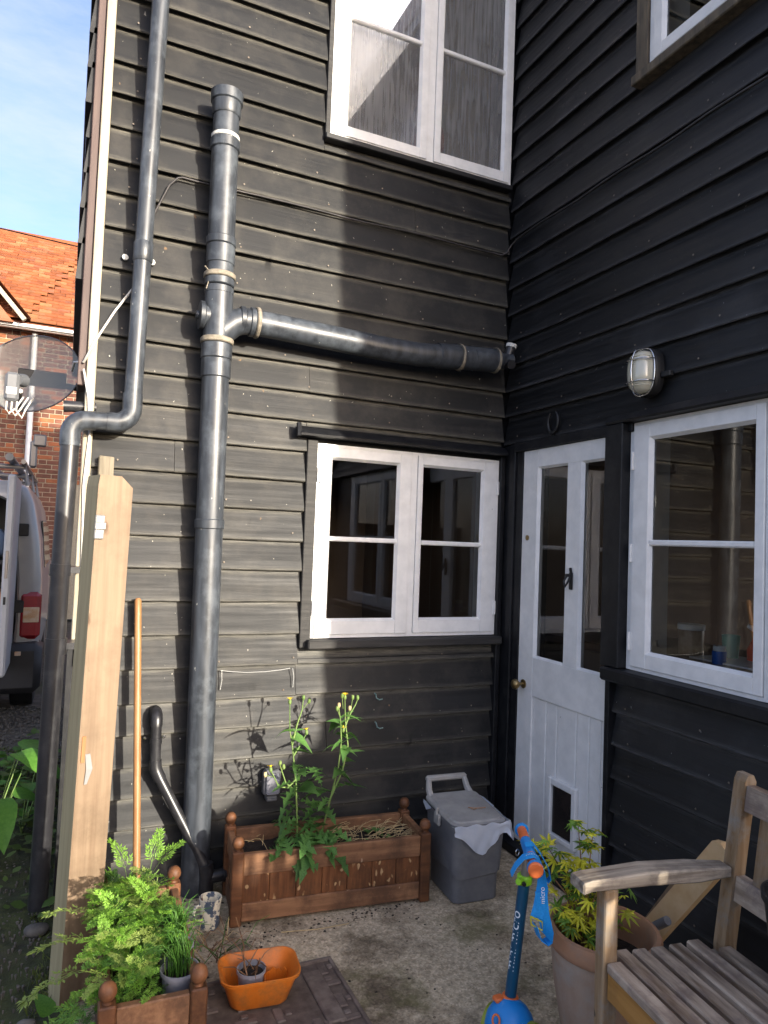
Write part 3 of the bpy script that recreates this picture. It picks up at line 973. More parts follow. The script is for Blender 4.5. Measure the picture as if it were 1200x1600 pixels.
q_ = part('flap_panel', q, M_FLAP, door)

# rooms behind the glass
def room(name, x0, x1, y0, y1, z0, z1, m, skip=()):
    bm = BMN()
    t = 0.04
    if 'x0' not in skip: box(bm, x0 - t, x0, y0 - t, y1 + t, z0, z1)
    if 'x1' not in skip: box(bm, x1, x1 + t, y0 - t, y1 + t, z0, z1)
    if 'y0' not in skip: box(bm, x0, x1, y0 - t, y0, z0, z1)
    if 'y1' not in skip: box(bm, x0, x1, y1, y1 + t, z0, z1)
    box(bm, x0 - t, x1 + t, y0 - t, y1 + t, z1, z1 + t)
    a = part(name, bm, m, cot)
    bm = BMN(); box(bm, x0 - t, x1 + t, y0 - t, y1 + t, z0 - t, z0)
    part('room_floor', bm, M_INTF, a)
    return a
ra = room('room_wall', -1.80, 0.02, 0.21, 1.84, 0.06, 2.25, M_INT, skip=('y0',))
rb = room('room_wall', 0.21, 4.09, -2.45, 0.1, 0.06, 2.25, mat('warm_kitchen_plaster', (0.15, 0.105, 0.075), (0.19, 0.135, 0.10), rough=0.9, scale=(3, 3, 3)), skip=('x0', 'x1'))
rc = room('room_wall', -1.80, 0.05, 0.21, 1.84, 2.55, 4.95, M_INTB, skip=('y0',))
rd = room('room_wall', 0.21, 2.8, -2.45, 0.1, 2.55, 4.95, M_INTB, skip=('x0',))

# ---------------------------------------------------------------- soil pipe
sp = thing('soil_pipe', 'thick dark grey vertical soil pipe with side branch on the wall', 'pipe', (-1.472, -0.095, 0.0))
AX = lambda z: (-1.472 - 0.0072 * z, -0.095, z)
def seg(name, z0, z1, r, m, n=28):
    bm = BMN()
    tube(bm, [AX(z0), AX((z0 + z1) / 2), AX(z1)], r, n)
    return part(name, bm, m, sp, smooth=40)
def collar(z0, z1, r, m, name='collar', e=0.004):
    bm = BMN()
    tube(bm, [AX(z0), AX(z0 + e), AX(z1 - e), AX(z1)], [r - e, r, r, r - e], 28)
    return part(name, bm, m, sp, smooth=35)
seg('lower_pipe', -0.03, 2.09, 0.055, M_PIPE)
seg('upper_pipe', 2.50, 3.06, 0.055, M_PIPE)
seg('vent_stub', 3.05, 3.215, 0.0535, M_PIPE)
bm = BMN()
zt = 3.275
lathe(bm, [(0.056, -0.10), (0.060, -0.09), (0.060, -0.045), (0.066, -0.04), (0.067, 0.0), (0.060, 0.002), (0.056, -0.002), (0.054, -0.04), (0.0, -0.045)], 28, Matrix.Translation(AX(zt)))
part('vent_cap', bm, M_PIPE, sp, smooth=35)
collar(3.03, 3.075, 0.061, M_PIPE); collar(3.076, 3.092, 0.0585, M_PALE, 'sealing_tape', 0.002)
collar(2.625, 2.66, 0.0615, M_PIPE); collar(2.545, 2.626, 0.0585, M_PIPE)
collar(2.455, 2.488, 0.061, M_PIPE); collar(2.487, 2.508, 0.0655, M_RUBBER, 'pipe_clip', 0.003)
collar(2.42, 2.452, 0.0595, M_PIPE)
collar(2.215, 2.238, 0.0675, M_RUBBER, 'pipe_clip', 0.004); collar(2.15, 2.214, 0.063, M_PIPE); collar(2.072, 2.151, 0.0605, M_PIPE)
collar(1.452, 1.492, 0.0595, M_PIPE, 'joint_ring')
seg('branch_body', 2.235, 2.425, 0.058, M_PIPE)
bm = BMN()
by = -0.095
bpts = [(-1.487, by, 2.255), (-1.455, by, 2.285), (-1.425, by, 2.312), (-1.395, by, 2.326), (-1.36, by, 2.331), (-1.315, by, 2.331)]
tube(bm, bpts, 0.055, 24)
part('branch_bend', bm, M_PIPE, sp, smooth=50)
def hcol(x0, x1, r, m, name='collar', z0=2.331, z1=2.331):
    bm = BMN()
    tube(bm, [(x0, by, z0), (x0 + 0.004, by, z0), (x1 - 0.004, by, z1), (x1, by, z1)], [r - 0.004, r, r, r - 0.004], 24)
    return part(name, bm, m, sp, smooth=35)
hcol(-1.402, -1.378, 0.059, M_PIPE); hcol(-1.36, -1.336, 0.061, M_PIPE); hcol(-1.335, -1.318, 0.0655, M_RUBBER, 'pipe_clip')
bm = BMN()
tube(bm, [(-1.318, by, 2.331), (-1.0, by, 2.320), (-0.72, by, 2.309), (-0.55, by, 2.309), (-0.45, by, 2.318), (-0.40, by, 2.326)], 0.054, 24)
part('branch_pipe', bm, M_PIPE, sp, smooth=50)
hcol(-0.46, -0.345, 0.059, M_PIPE, z0=2.318, z1=2.327); hcol(-0.344, -0.333, 0.065, M_RUBBER, 'pipe_clip', 2.327, 2.328)
hcol(-0.333, -0.135, 0.057, M_PIPE, 'coupling', 2.328, 2.340); hcol(-0.27, -0.262, 0.060, M_PIPE, 'collar', 2.332, 2.333); hcol(-0.142, -0.13, 0.063, M_RUBBER, 'pipe_clip', 2.340, 2.341)
bm = BMN()
tube(bm, [(-0.135, by, 2.342), (-0.115, by, 2.344), (-0.08, by, 2.346), (-0.045, by, 2.35), (-0.035, by, 2.35)], [0.050, 0.042, 0.036, 0.040, 0.030], 20)
part('reducer', bm, M_PIPE, sp, smooth=40)
bm = BMN()
tube(bm, [(-0.062, by, 2.36), (-0.052, by - 0.004, 2.40), (-0.046, by - 0.006, 2.425)], 0.024, 16)
tube(bm, [(-0.072, by - 0.03, 2.325), (-0.074, by - 0.055, 2.318)], 0.022, 14)
st = part('side_stub', bm, M_PIPEB, sp, smooth=40)
bm = BMN()
tube(bm, [(-0.048, by - 0.006, 2.415), (-0.044, by - 0.007, 2.432)], 0.0275, 16)
part('stub_cap', bm, M_PALE, sp, smooth=40)
bm = BMN()
mk = Matrix.Translation((-1.49, by, 2.325)) @ Matrix.Rotation(R(-90), 4, 'Y')
lathe(bm, [(0.045, 0.0), (0.045, 0.052), (0.052, 0.055), (0.058, 0.058), (0.058, 0.074), (0.050, 0.076), (0.018, 0.078), (0.016, 0.088), (0.0, 0.088)], 24, mk)
part('access_cap', bm, M_PIPE, sp, smooth=35)
bm = BMN()
ribbon(bm, [(-1.553, -0.10, 2.53), (-1.541, -0.115, 2.51), (-1.536, -0.12, 2.47), (-1.545, -0.118, 2.43)], 0.017, (0, 1, 0.1), 0.003)
part('loose_strap', bm, M_RUBBER, sp)
for zz in (2.47, 1.47):
    bm = BMN(); box(bm, -1.50, -1.47, -0.05, 0.0, zz - 0.012, zz + 0.012)
    part('bracket', bm, M_PIPEB, sp)

# ---------------------------------------------------------------- rainwater downpipe
dp = thing('rainwater_downpipe', 'slim dark downpipe jogging round the cottage corner', 'pipe', (-2.036, -0.085, 0.03))
dy = -0.088
up_x = lambda z: -1.778 - 0.0145 * (3.6 - z)
bm = BMN(); tube(bm, [(up_x(5.0), dy, 5.0), (up_x(3.4), dy, 3.4), (up_x(1.92), dy, 1.92)], 0.034, 20)
part('upper_pipe', bm, M_PIPE, dp, smooth=50)
bm = BMN(); tube(bm, [(up_x(2.56) , dy, 2.50), (up_x(2.56), dy, 2.505), (up_x(2.56), dy, 2.575), (up_x(2.56), dy, 2.58)], [0.035, 0.038, 0.038, 0.035], 20)
part('joint_socket', bm, M_PIPE, dp, smooth=35)
x_ = up_x(1.92)
bm = BMN()
e1 = [(x_, dy, 1.97)] + [tuple(v) for v in arc((x_ - 0.06, dy, 1.912), (1, 0, 0), (0, 0, -1), 0.06, 0, 90, 7)] + [(x_ - 0.09, dy, 1.852)]
tube(bm, e1, 0.0375, 20)
part('elbow', bm, M_PIPE, dp, smooth=50)
bm = BMN(); tube(bm, [(x_ - 0.08, dy, 1.852), (-1.985, dy, 1.848)], 0.034, 20)
part('offset_pipe', bm, M_PIPE, dp, smooth=50)
bm = BMN()
xl = -2.018
e2 = [(xl + 0.085, dy, 1.849)] + [tuple(v) for v in arc((xl + 0.055, dy, 1.792), (0, 0, 1), (-1, 0, 0), 0.056, 0, 90, 7)] + [(xl, dy, 1.745)]
tube(bm, e2, 0.0375, 20)
part('elbow', bm, M_PIPE, dp, smooth=50)
bm = BMN(); tube(bm, [(xl, dy, 1.76), (-2.025, dy, 1.28), (-2.036, dy, 0.035)], 0.034, 20)
part('lower_pipe', bm, M_PIPEB, dp, smooth=50)
for zc, h in ((1.275, 0.022), (0.99, 0.03)):
    bm = BMN(); tube(bm, [(-2.026, dy, zc - h), (-2.026, dy, zc + h)], 0.038, 20)
    box(bm, -2.0, -1.955, dy - 0.012, dy + 0.08, zc - 0.012, zc + 0.012)
    part('pipe_clip', bm, M_PIPEB, dp, smooth=35)
for sx in (-1, 1):
    bm = BMN()
    lathe(bm, [(0.0, 0.0), (0.013, 0.0), (0.012, 0.006), (0.0, 0.008)], 10, Matrix.Translation((up_x(2.56) + sx * 0.052 - 0.01, -0.012, 2.535)) @ Matrix.Rotation(R(90), 4, 'X'))
    part('screw_cap', bm, M_PALE, dp, smooth=40)

# waste pipe low on the wall
wp = thing('waste_pipe', 'short narrow black waste pipe with bends low beside the soil pipe', 'pipe', (-1.43, -0.07, 0.0))
bm = BMN()
tube(bm, [(-1.645, 0.0, 0.705), (-1.645, -0.03, 0.707), (-1.645, -0.05, 0.70), (-1.645, -0.058, 0.685), (-1.645, -0.06, 0.66)], 0.0235, 16)
part('elbow', bm, M_PIPEB, wp, smooth=50)
bm = BMN(); tube(bm, [(-1.645, -0.06, 0.67), (-1.642, -0.06, 0.50)], 0.0205, 16)
part('upright', bm, M_PIPEB, wp, smooth=50)
bm = BMN(); tube(bm, [(-1.642, -0.06, 0.525), (-1.641, -0.061, 0.500), (-1.636, -0.064, 0.482), (-1.622, -0.07, 0.452)], 0.0240, 16)
part('bend', bm, M_PIPEB, wp, smooth=50)
bm = BMN(); tube(bm, [(-1.628, -0.068, 0.465), (-1.437, -0.150, 0.105)], 0.0205, 16)
part('slanting_pipe', bm, M_PIPEB, wp, smooth=50)
bm = BMN(); tube(bm, [(-1.442, -0.148, 0.13), (-1.436, -0.15, 0.09), (-1.434, -0.15, -0.03)], 0.028, 16)
tube(bm, [(-1.436, -0.15, 0.075), (-1.37, -0.15, 0.078)], 0.024, 14)
tube(bm, [(-1.372, -0.15, 0.078), (-1.362, -0.15, 0.078)], 0.029, 14)
part('gully_trap', bm, M_PIPEB, wp, smooth=50)
bm = BMN()
tube(bm, [(-1.644, -0.06, 0.592), (-1.644, -0.06, 0.612)], 0.0235, 16)
box(bm, -1.652, -1.636, -0.04, 0.0, 0.595, 0.609)
part('pipe_clip', bm, M_PIPEB, wp, smooth=35)
for sx in (-1, 1):
    bm = BMN(); lathe(bm, [(0, 0), (0.008, 0), (0.007, 0.004), (0, 0.005)], 10, Matrix.Translation((-1.644 + sx * 0.036, -0.008, 0.602)) @ Matrix.Rotation(R(90), 4, 'X'))
    part('screw', bm, M_CHROME, wp, smooth=40)
# black overflow stub at the corner
bm = BMN()
tube(bm, [(-1.93, 0.03, 1.918), (-2.02, 0.03, 1.915), (-2.05, 0.03, 1.913)], [0.022, 0.022, 0.024], 14)
tube(bm, [(-2.05, 0.03, 1.913), (-2.02, 0.03, 1.914)], [0.0, 0.018], 14, cap=False)
tag(part('overflow_pipe', bm, M_PIPEB, None, smooth=50), 'black overflow pipe stub sticking out left behind the downpipe elbow', 'pipe')

# ---------------------------------------------------------------- cables, lamp, little fittings on the walls
def cable(name, pts, r, m, label, cat='cable', n=6):
    bm = BMN()
    tube(bm, pts, r, n)
    return tag(part(name, bm, m, None, smooth=80), label, cat)
cable('wall_cable', [(-1.79, -0.03, 2.64), (-1.76, -0.018, 2.722), (-1.70, -0.012, 2.872), (-1.668, -0.010, 2.912), (-1.649, -0.008, 2.92), (-1.583, -0.006, 2.919)]
      + [(x, -0.004 + 0.0015 * math.sin(x * 14), 2.922 + 0.003 * math.sin(x * 9)) for x in [-1.5 + 0.1 * i for i in range(15)]]
      + [(-0.06, -0.012, 2.915), (-0.036, -0.022, 2.93), (-0.02, -0.035, 2.965), (-0.012, -0.07, 2.985)]
      + [(-0.010, -0.12 - 0.14 * i, 2.99 + 0.005 * math.sin(i * 1.7)) for i in range(16)], 0.0045, M_CABLE,
      'thin dark cable clipped along the boards at upper window level')
cable('aerial_lead', [(-1.79, -0.05, 2.455), (-1.827, -0.035, 2.396), (-1.883, -0.022, 2.307), (-1.947, -0.020, 2.181), (-1.985, -0.012, 2.09), (-2.02, 0.2, 2.13), (-2.03, 0.62, 2.18)], 0.005, M_WCABLE,
      'pale cable running from the downpipe to the satellite dish')
cable('hanging_lead', [(-1.985, -0.014, 2.06), (-1.962, -0.02, 1.95), (-1.95, -0.02, 1.80), (-1.957, -0.020, 1.70), (-1.962, -0.02, 1.6), (-1.955, -0.02, 1.4), (-1.95, -0.02, 1.2), (-1.955, -0.02, 0.9)], 0.0045, M_WCABLE,
      'pale cable hanging down beside the cream corner strip')
for x in (-1.42, -1.16, -0.97, -0.75, -0.49, -0.13):
    pass
lamp = thing('bulkhead_lamp', 'oval ribbed glass bulkhead lamp with wire guard above the kitchen window', 'lamp', WB(0.985, 0.0, 2.11))
def oval(hw, hh, n=28, p=2.6):
    out = []
    for k in range(n):
        t = 2 * math.pi * k / n
        c, s = math.cos(t), math.sin(t)
        out.append((hw * math.copysign(abs(c) ** (2 / p), c), hh * math.copysign(abs(s) ** (2 / p), s)))
    return out
def oval_loft(bm, levels, cu, cz, f, n=28):
    rings = []
    for (hw, hh, d) in levels:
        rings.append([bm.verts.new(f(cu + a, d, cz + b)) for a, b in oval(hw, hh, n)])
    for a, b in zip(rings, rings[1:]):
        for k in range(n):
            bm.faces.new((a[k], a[(k + 1) % n], b[(k + 1) % n], b[k]))
    bm.faces.new(rings[0]); bm.faces.new(rings[-1])
LU, LZ = 0.985, 2.108
bm = BMN(); oval_loft(bm, [(0.064, 0.093, 0.0), (0.064, 0.093, 0.03), (0.060, 0.089, 0.038)], LU, LZ, WB)
part('base', bm, M_BLACKI, lamp, smooth=40)
bm = BMN()
lv = [(0.053, 0.082, 0.038)]
nr = 9
for i in range(nr):
    t = i / (nr - 1)
    lv.append((0.053 - 0.012 * t ** 3, 0.082 - 0.018 * t ** 3, 0.04 + 0.045 * t))
lv += [(0.028, 0.045, 0.093), (0.012, 0.02, 0.096)]
oval_loft(bm, lv, LU, LZ, WB)
M_LENS = mat('ribbed_frosted_lens', (0.46, 0.44, 0.34), (0.60, 0.58, 0.48), rough=0.18, scale=(2, 2, 1), spec=0.8, coat=0.6)
lens = part('lens', bm, M_LENS, lamp, smooth=60)
for i in range(15):
    z = LZ - 0.056 + i * 0.008
    bm = BMN()
    k = max(0.0, 1 - ((z - LZ) / 0.085) ** 4)
    pts = [WB(LU + 0.050 * math.sin(t) * (0.75 + 0.25 * k), 0.044 + 0.0515 * math.cos(t) * (0.7 + 0.3 * k), z) for t in [R(-75 + 15 * j) for j in range(11)]]
    tube(bm, pts, 0.0022, 6)
    part('lens_rib', bm, M_LENS, lens, smooth=80)
def guard(pts, r=0.0028):
    bm = BMN(); tube(bm, pts, r, 6); part('guard_wire', bm, M_CHROME, lamp, smooth=80)
guard([WB(LU + a, 0.046, LZ + b) for a, b in oval(0.060, 0.090)] + [WB(LU + 0.060, 0.046, LZ)])
for zz in (-0.042, 0.042):
    guard([WB(LU + 0.060 * math.sin(t), 0.044 + 0.058 * math.cos(t) ** 0.6, LZ + zz) for t in [R(-89 + 17.8 * j) for j in range(11)]])
guard([WB(LU, 0.044 + 0.060 * max(0, math.cos(t)) ** 0.6, LZ + 0.090 * math.sin(t)) for t in [R(-89 + 17.8 * j) for j in range(11)]])
bm = BMN(); box(bm, LU + 0.064, LU + 0.11, 0.0, 0.022, LZ - 0.03, LZ - 0.008, WB, bev=0.003)
part('cable_gland', bm, M_BLACKI, lamp)

bm = BMN()
hp = [WB(0.405 + 0.036 * math.sin(R(a)), 0.012, 2.005 - 0.050 * math.cos(R(a))) for a in range(-150, 151, 20)]
tube(bm, hp, [0.005 + 0.003 * math.sin(R((i) * 180 / (len(hp) - 1))) for i in range(len(hp))], 8)
tag(part('horseshoe', bm, M_BLACKI, None, smooth=60), 'black horseshoe nailed over the door', 'horseshoe')
jb = thing('junction_box', 'small grey electrical box on the wall behind the tall weed', 'box', (-1.155, -0.02, 0.31))
bm = BMN(); box(bm, -1.192, -1.118, -0.055, 0.0, 0.325, 0.435, bev=0.012)
part('case', bm, M_BIN, jb, smooth=30)
bm = BMN(); box(bm, -1.183, -1.127, -0.060, -0.054, 0.338, 0.424, bev=0.006)
part('cover', bm, M_GPOT, jb)
bm = BMN(); box(bm, -1.178, -1.132, -0.052, -0.01, 0.305, 0.326, bev=0.004)
part('gland', bm, M_BIN, jb)
for i, (x, z) in enumerate(((-0.670, 0.714), (-0.662, 0.582))):
    bm = BMN(); tube(bm, [(x - 0.004, -0.002, z + 0.012), (x - 0.004, -0.016, z + 0.010), (x - 0.002, -0.022, z - 0.006), (x + 0.012, -0.022, z - 0.014), (x + 0.03, -0.018, z - 0.013)], 0.0028, 6)
    tag(part('wall_hook', bm, M_TEAL, None, smooth=80), ('upper' if i == 0 else 'lower') + ' of the two small teal hooks on the boards below the window', 'hook', 'teal hooks under the window')
for i, (pts, lab) in enumerate((
    ([(-1.391, -0.01, 0.86), (-1.34, -0.012, 0.853), (-1.28, -0.013, 0.848), (-1.2, -0.013, 0.848), (-1.13, -0.012, 0.853), (-1.088, -0.01, 0.858)], 'thin pale string strung between two nails right of the soil pipe'),
    ([(-1.386, -0.01, 0.858), (-1.384, -0.012, 0.82), (-1.389, -0.012, 0.78)], 'short pale string dangling right beside the soil pipe'),
    ([(-1.076, -0.01, 0.858), (-1.07, -0.012, 0.82), (-1.072, -0.012, 0.775)], 'short pale string dangling below the window corner'))):
    cable('string', pts, 0.0018, M_WEB, lab, 'string', 5)

# ---------------------------------------------------------------- fence post, old board, broom handle
fp = thing('fence_post', 'square pale timber fence post with chamfered top in front of the corner', 'post', (-1.925, -0.60, 0.0))
mk = Matrix.Translation((-1.922, -0.60, 0.0)) @ Matrix.Shear('XY', 4, (0.018, 0.0)) @ Matrix.Rotation(R(17), 4, 'Z')
bm = BMN()
s = 0.054
top = 1.60
lay = [(-0.05, s), (0.5, s * 0.995), (1.0, s), (top - 0.035, s), (top, s)]
rings = []
for z, w in lay:
    rings.append([bm.verts.new(mk @ Vector((x * w * (0.30 if (z >= top and x > 0) else 0.93 if z >= top else 1.0), y * s, z))) for x, y in ((-1, -1), (1, -1), (1, 1), (-1, 1))])
for a, b in zip(rings, rings[1:]):
    for k in range(4):
        bm.faces.new((a[k], a[(k + 1) % 4], b[(k + 1) % 4], b[k]))
bm.faces.new(rings[-1]); bm.faces.new(rings[0][::-1])
post = part('shaft', bm, M_PINE, fp)
post.data.materials.append(M_OLIVE)
for p in post.data.polygons:
    if p.normal.x < -0.6:
        p.material_index = 1
bm = BMN()
box(bm, -0.058, -0.028, -0.062, -0.0545, 1.40, 1.475, lambda x, y, z: mk @ Vector((x, y, z)), bev=0.003)
box(bm, -0.060, -0.026, -0.068, -0.062, 1.43, 1.452, lambda x, y, z: mk @ Vector((x, y, z)), bev=0.002)
part('gate_staple', bm, M_ZINC, fp)
bm = BMN()
box(bm, -0.046, -0.034, -0.057, -0.0543, 0.72, 0.80, lambda x, y, z: mk @ Vector((x, y, z)), bev=0.001)
part('torn_splinter', bm, M_HANDLE, fp)
bm = BMN()
ribbon(bm, [mk @ Vector((-0.026, -0.057, 0.745)), mk @ Vector((-0.020, -0.062, 0.70)), mk @ Vector((-0.028, -0.060, 0.655))], [0.014, 0.018, 0.008], (1, 0, 0.1), 0.0015)
part('bent_metal_strip', bm, M_ZINC, fp)
bm = BMN(); box(bm, -1.912, -1.855, -0.045, -0.012, 0.9, 1.722, bev=0.003, jit=0.002)
tag(part('old_batten', bm, mat('grey_rotten_batten', (0.10, 0.085, 0.06), (0.22, 0.19, 0.14), rough=0.85, scale=(50, 50, 4), bump=0.5), None),
    'short weathered grey batten on the wall behind the fence post', 'batten')
bm = BMN()
tube(bm, [(-1.705, -0.26, 0.0), (-1.715, -0.17, 0.40), (-1.736, -0.045, 1.10), (-1.738, -0.036, 1.155), (-1.738, -0.035, 1.165)], [0.0135, 0.0135, 0.0135, 0.0135, 0.008], 14)
tag(part('broom_handle', bm, M_HANDLE, None, smooth=50), 'bare wooden broom handle leaning on the wall left of the soil pipe', 'broom handle')

# ---------------------------------------------------------------- planters
def planter(label, loc, rotz, Lx, Ly, h=0.268, post=0.042):
    t = thing('planter_box', label, 'planter', loc, rotz, 'brown wooden trough planters with ball finials')
    # local x along length, y back; origin at the middle of the foot print
    hx, hy = Lx / 2, Ly / 2
    for sx in (-1, 1):
        for sy in (-1, 1):
            b = BMN()
            cx, cy = sx * (hx - post / 2), sy * (hy - post / 2)
            box(b, cx - post / 2, cx + post / 2, cy - post / 2, cy + post / 2, 0.0, h, bev=0.004)
            po = part('corner_post', b, M_PLANTER, t, world=False)
            b = BMN()
            lathe(b, [(0.0, h - 0.002), (0.012, h), (0.011, h + 0.006), (0.016, h + 0.010), (0.0215, h + 0.020), (0.0225, h + 0.029), (0.019, h + 0.041), (0.011, h + 0.049), (0.0, h + 0.051)], 18, Matrix.Translation((cx, cy, 0)))
            part('finial', b, M_PLANTER, t, smooth=50, world=False)
    for sy in (-1, 1):
        y0 = sy * (hy - post / 2)
        for z0, z1 in ((0.178, h - 0.012), (0.012, 0.078)):
            b = BMN(); box(b, -hx + post, hx - post, y0 - 0.012, y0 + 0.012, z0, z1, bev=0.003)
            part('rail', b, M_RAIL, t, world=False)
        n = max(2, round((Lx - 2 * post) / 0.098))
        for i in range(n):
            a = -hx + post + (Lx - 2 * post) * i / n
            c = -hx + post + (Lx - 2 * post) * (i + 1) / n
            b = BMN(); box(b, a + 0.0008, c - 0.0008, y0 - 0.006, y0 + 0.004, 0.078, 0.178, bev=0.0015)
            part('panel', b, M_PLANTP, t, world=False)
    for sx in (-1, 1):
        x0 = sx * (hx - post / 2)
        for z0, z1 in ((0.178, h - 0.012), (0.012, 0.078)):
            b = BMN(); box(b, x0 - 0.012, x0 + 0.012, -hy + post, hy - post, z0, z1, bev=0.003)
            part('rail', b, M_RAIL, t, world=False)
        n = max(1, round((Ly - 2 * post) / 0.098))
        for i in range(n):
            a = -hy + post + (Ly - 2 * post) * i / n
            c = -hy + post + (Ly - 2 * post) * (i + 1) / n
            b = BMN(); box(b, x0 - 0.005, x0 + 0.005, a + 0.0008, c - 0.0008, 0.078, 0.178, bev=0.0015)
            part('panel', b, M_PLANTP, t, world=False)
    b = BMN()
    n = 26
    m_ = 8
    g = [[b.verts.new((-hx + 0.022 + (Lx - 0.044) * i / n, -hy + 0.022 + (Ly - 0.044) * j / m_, 0.205 + 0.016 * noise.noise(Vector((i * 0.6, j * 0.6, hx))))) for i in range(n + 1)] for j in range(m_ + 1)]
    for j in range(m_):
        for i in range(n):
            b.faces.new((g[j][i], g[j][i + 1], g[j + 1][i + 1], g[j + 1][i]))
    part('soil', b, M_SOIL, t, smooth=60, world=False)
    return t
ang = math.atan2(-0.076, 0.771)
pl1 = planter('long brown planter under the window holding a tall flowering weed', (-0.992, -0.305, 0.0), ang, 0.785, 0.285)
pl2 = planter('brown planter beside the fence post overflowing with feathery green leaves', (-1.742, -0.835, 0.0), R(88.5), 0.62, 0.262)

# ---------------------------------------------------------------- plants
def leaf_mesh(name, outline, m, fold=0.25, droop=0.3, L=1.0):
    bm = BMN()
    mid, lf, rg = [], [], []
    for (t, w) in outline:
        z = -droop * t * t * L
        mid.append(bm.verts.new((t * L, 0, z)))
        lf.append(bm.verts.new((t * L + 0.0, w * L, z + fold * w * L)))
        rg.append(bm.verts.new((t * L + 0.0, -w * L, z + fold * w * L)))
    for i in range(len(outline) - 1):
        bm.faces.new((mid[i], mid[i + 1], lf[i + 1], lf[i]))
        bm.faces.new((mid[i + 1], mid[i], rg[i], rg[i + 1]))
    return mesh_of(bm, name, m, 80, fix=False)
JAG = [(0, .012), (.16, .014), (.17, .03), (.14, .11), (.23, .05), (.28, .025), (.33, .03), (.30, .19), (.42, .07), (.47, .03), (.52, .035), (.49, .23), (.62, .09), (.66, .04), (.70, .05), (.69, .20), (.79, .10), (.83, .06), (.86, .10), (.92, .06), (1.0, .003)]
LANCE = [(0, .05), (.06, .13), (.12, .06), (.3, .07), (.5, .085), (.7, .06), (.88, .03), (1.0, .003)]
ROUND = [(0, .10), (.1, .28), (.25, .36), (.5, .32), (.7, .2), (.88, .08), (1.0, .003)]
me_jag = [leaf_mesh('leaf', JAG, M_LEAF, 0.3, d) for d in (0.15, 0.55, 0.95)]
me_lan = [leaf_mesh('leaf', LANCE, M_LEAF, 0.3, d) for d in (0.2, 0.7)]
me_rnd = [leaf_mesh('leaf', ROUND, M_LEAF, 0.4, d) for d in (0.3, 0.8)]

def place(name, me, parent, pos, az, el, size, roll=0.0):
    w = Matrix.Translation(Vector(pos)) @ Matrix.Rotation(az, 4, 'Z') @ Matrix.Rotation(-el, 4, 'Y') @ Matrix.Rotation(roll, 4, 'X') @ Matrix.Scale(size, 4)
    return link(name, me, parent, w)

rnd = random.Random(11)
weed = thing('sowthistle', 'tall yellow flowering sow thistle growing out of the long planter', 'weed', (-1.11, -0.30, 0.2))
stems = {
    'a': [(-1.115, -0.31, 0.19), (-1.122, -0.30, 0.32), (-1.128, -0.285, 0.46), (-1.142, -0.27, 0.58), (-1.155, -0.26, 0.66), (-1.158, -0.255, 0.765)],
    'b': [(-1.145, -0.268, 0.60), (-1.125, -0.26, 0.68), (-1.105, -0.255, 0.735), (-1.10, -0.25, 0.775)],
    'c': [(-1.03, -0.30, 0.19), (-0.985, -0.29, 0.36), (-0.945, -0.275, 0.50), (-0.935, -0.27, 0.60), (-0.940, -0.265, 0.68), (-0.948, -0.26, 0.735)],
    'd': [(-0.99, -0.29, 0.36), (-0.93, -0.28, 0.48), (-0.905, -0.27, 0.58), (-0.918, -0.262, 0.68), (-0.922, -0.258, 0.765)],
    'e': [(-0.925, -0.262, 0.64), (-0.90, -0.26, 0.70), (-0.872, -0.255, 0.742), (-0.862, -0.25, 0.76)],
    'f': [(-1.128, -0.285, 0.47), (-1.16, -0.285, 0.44), (-1.20, -0.29, 0.45), (-1.225, -0.29, 0.50), (-1.235, -0.29, 0.515)],
    'g': [(-1.14, -0.275, 0.56), (-1.11, -0.27, 0.60), (-1.085, -0.262, 0.64)],
    'h': [(-1.125, -0.29, 0.42), (-1.17, -0.285, 0.46), (-1.195, -0.28, 0.53)],
}
for k, pts in stems.items():
    bm = BMN()
    n = len(pts)
    tube(bm, pts, [0.0045 - 0.0028 * i / (n - 1) for i in range(n)], 7)
    part('stem', bm, M_GSTEM, weed, smooth=80)
def flower(pos, kind, s=1.0):
    bm = BMN()
    mt = Matrix.Translation(pos) @ Matrix.Rotation(rnd.uniform(-0.5, 0.5), 4, 'X') @ Matrix.Scale(s, 4)
    lathe(bm, [(0.0, -0.012), (0.004, -0.010), (0.0062, -0.004), (0.0055, 0.003), (0.004, 0.006), (0.0, 0.006)], 9, mt)
    b = part('flower_bud', bm, M_GSTEM if kind != 'p' else M_STRAW, weed, smooth=60)
    if kind == 'y':
        bm = BMN()
        for i in range(16):
            a = 2 * math.pi * i / 16
            ribbon(bm, [mt @ Vector((0, 0, 0.004)), mt @ Vector((math.cos(a) * 0.006, math.sin(a) * 0.006, 0.011)), mt @ Vector((math.cos(a) * 0.012, math.sin(a) * 0.012, 0.012))], 0.003, (-math.sin(a), math.cos(a), 0))
        part('petals', bm, M_YEL, b, fix=False)
for p_, k in (((-1.158, -0.255, 0.772), 'y'), ((-1.10, -0.25, 0.785), 'g'), ((-1.075, -0.25, 0.768), 'g'), ((-0.948, -0.26, 0.748), 'p'), ((-0.956, -0.262, 0.735), 'g'),
              ((-0.922, -0.258, 0.778), 'y'), ((-0.862, -0.25, 0.772), 'g'), ((-0.885, -0.252, 0.775), 'g'), ((-0.90, -0.262, 0.733), 'p'), ((-0.935, -0.26, 0.785), 'g'),
              ((-1.235, -0.29, 0.522), 'y'), ((-1.256, -0.29, 0.505), 'p'), ((-1.085, -0.262, 0.648), 'y'), ((-1.195, -0.28, 0.54), 'g'), ((-0.925, -0.262, 0.645), 'y'), ((-1.18, -0.28, 0.525), 'g')):
    flower(Vector(p_), k, 1.15)
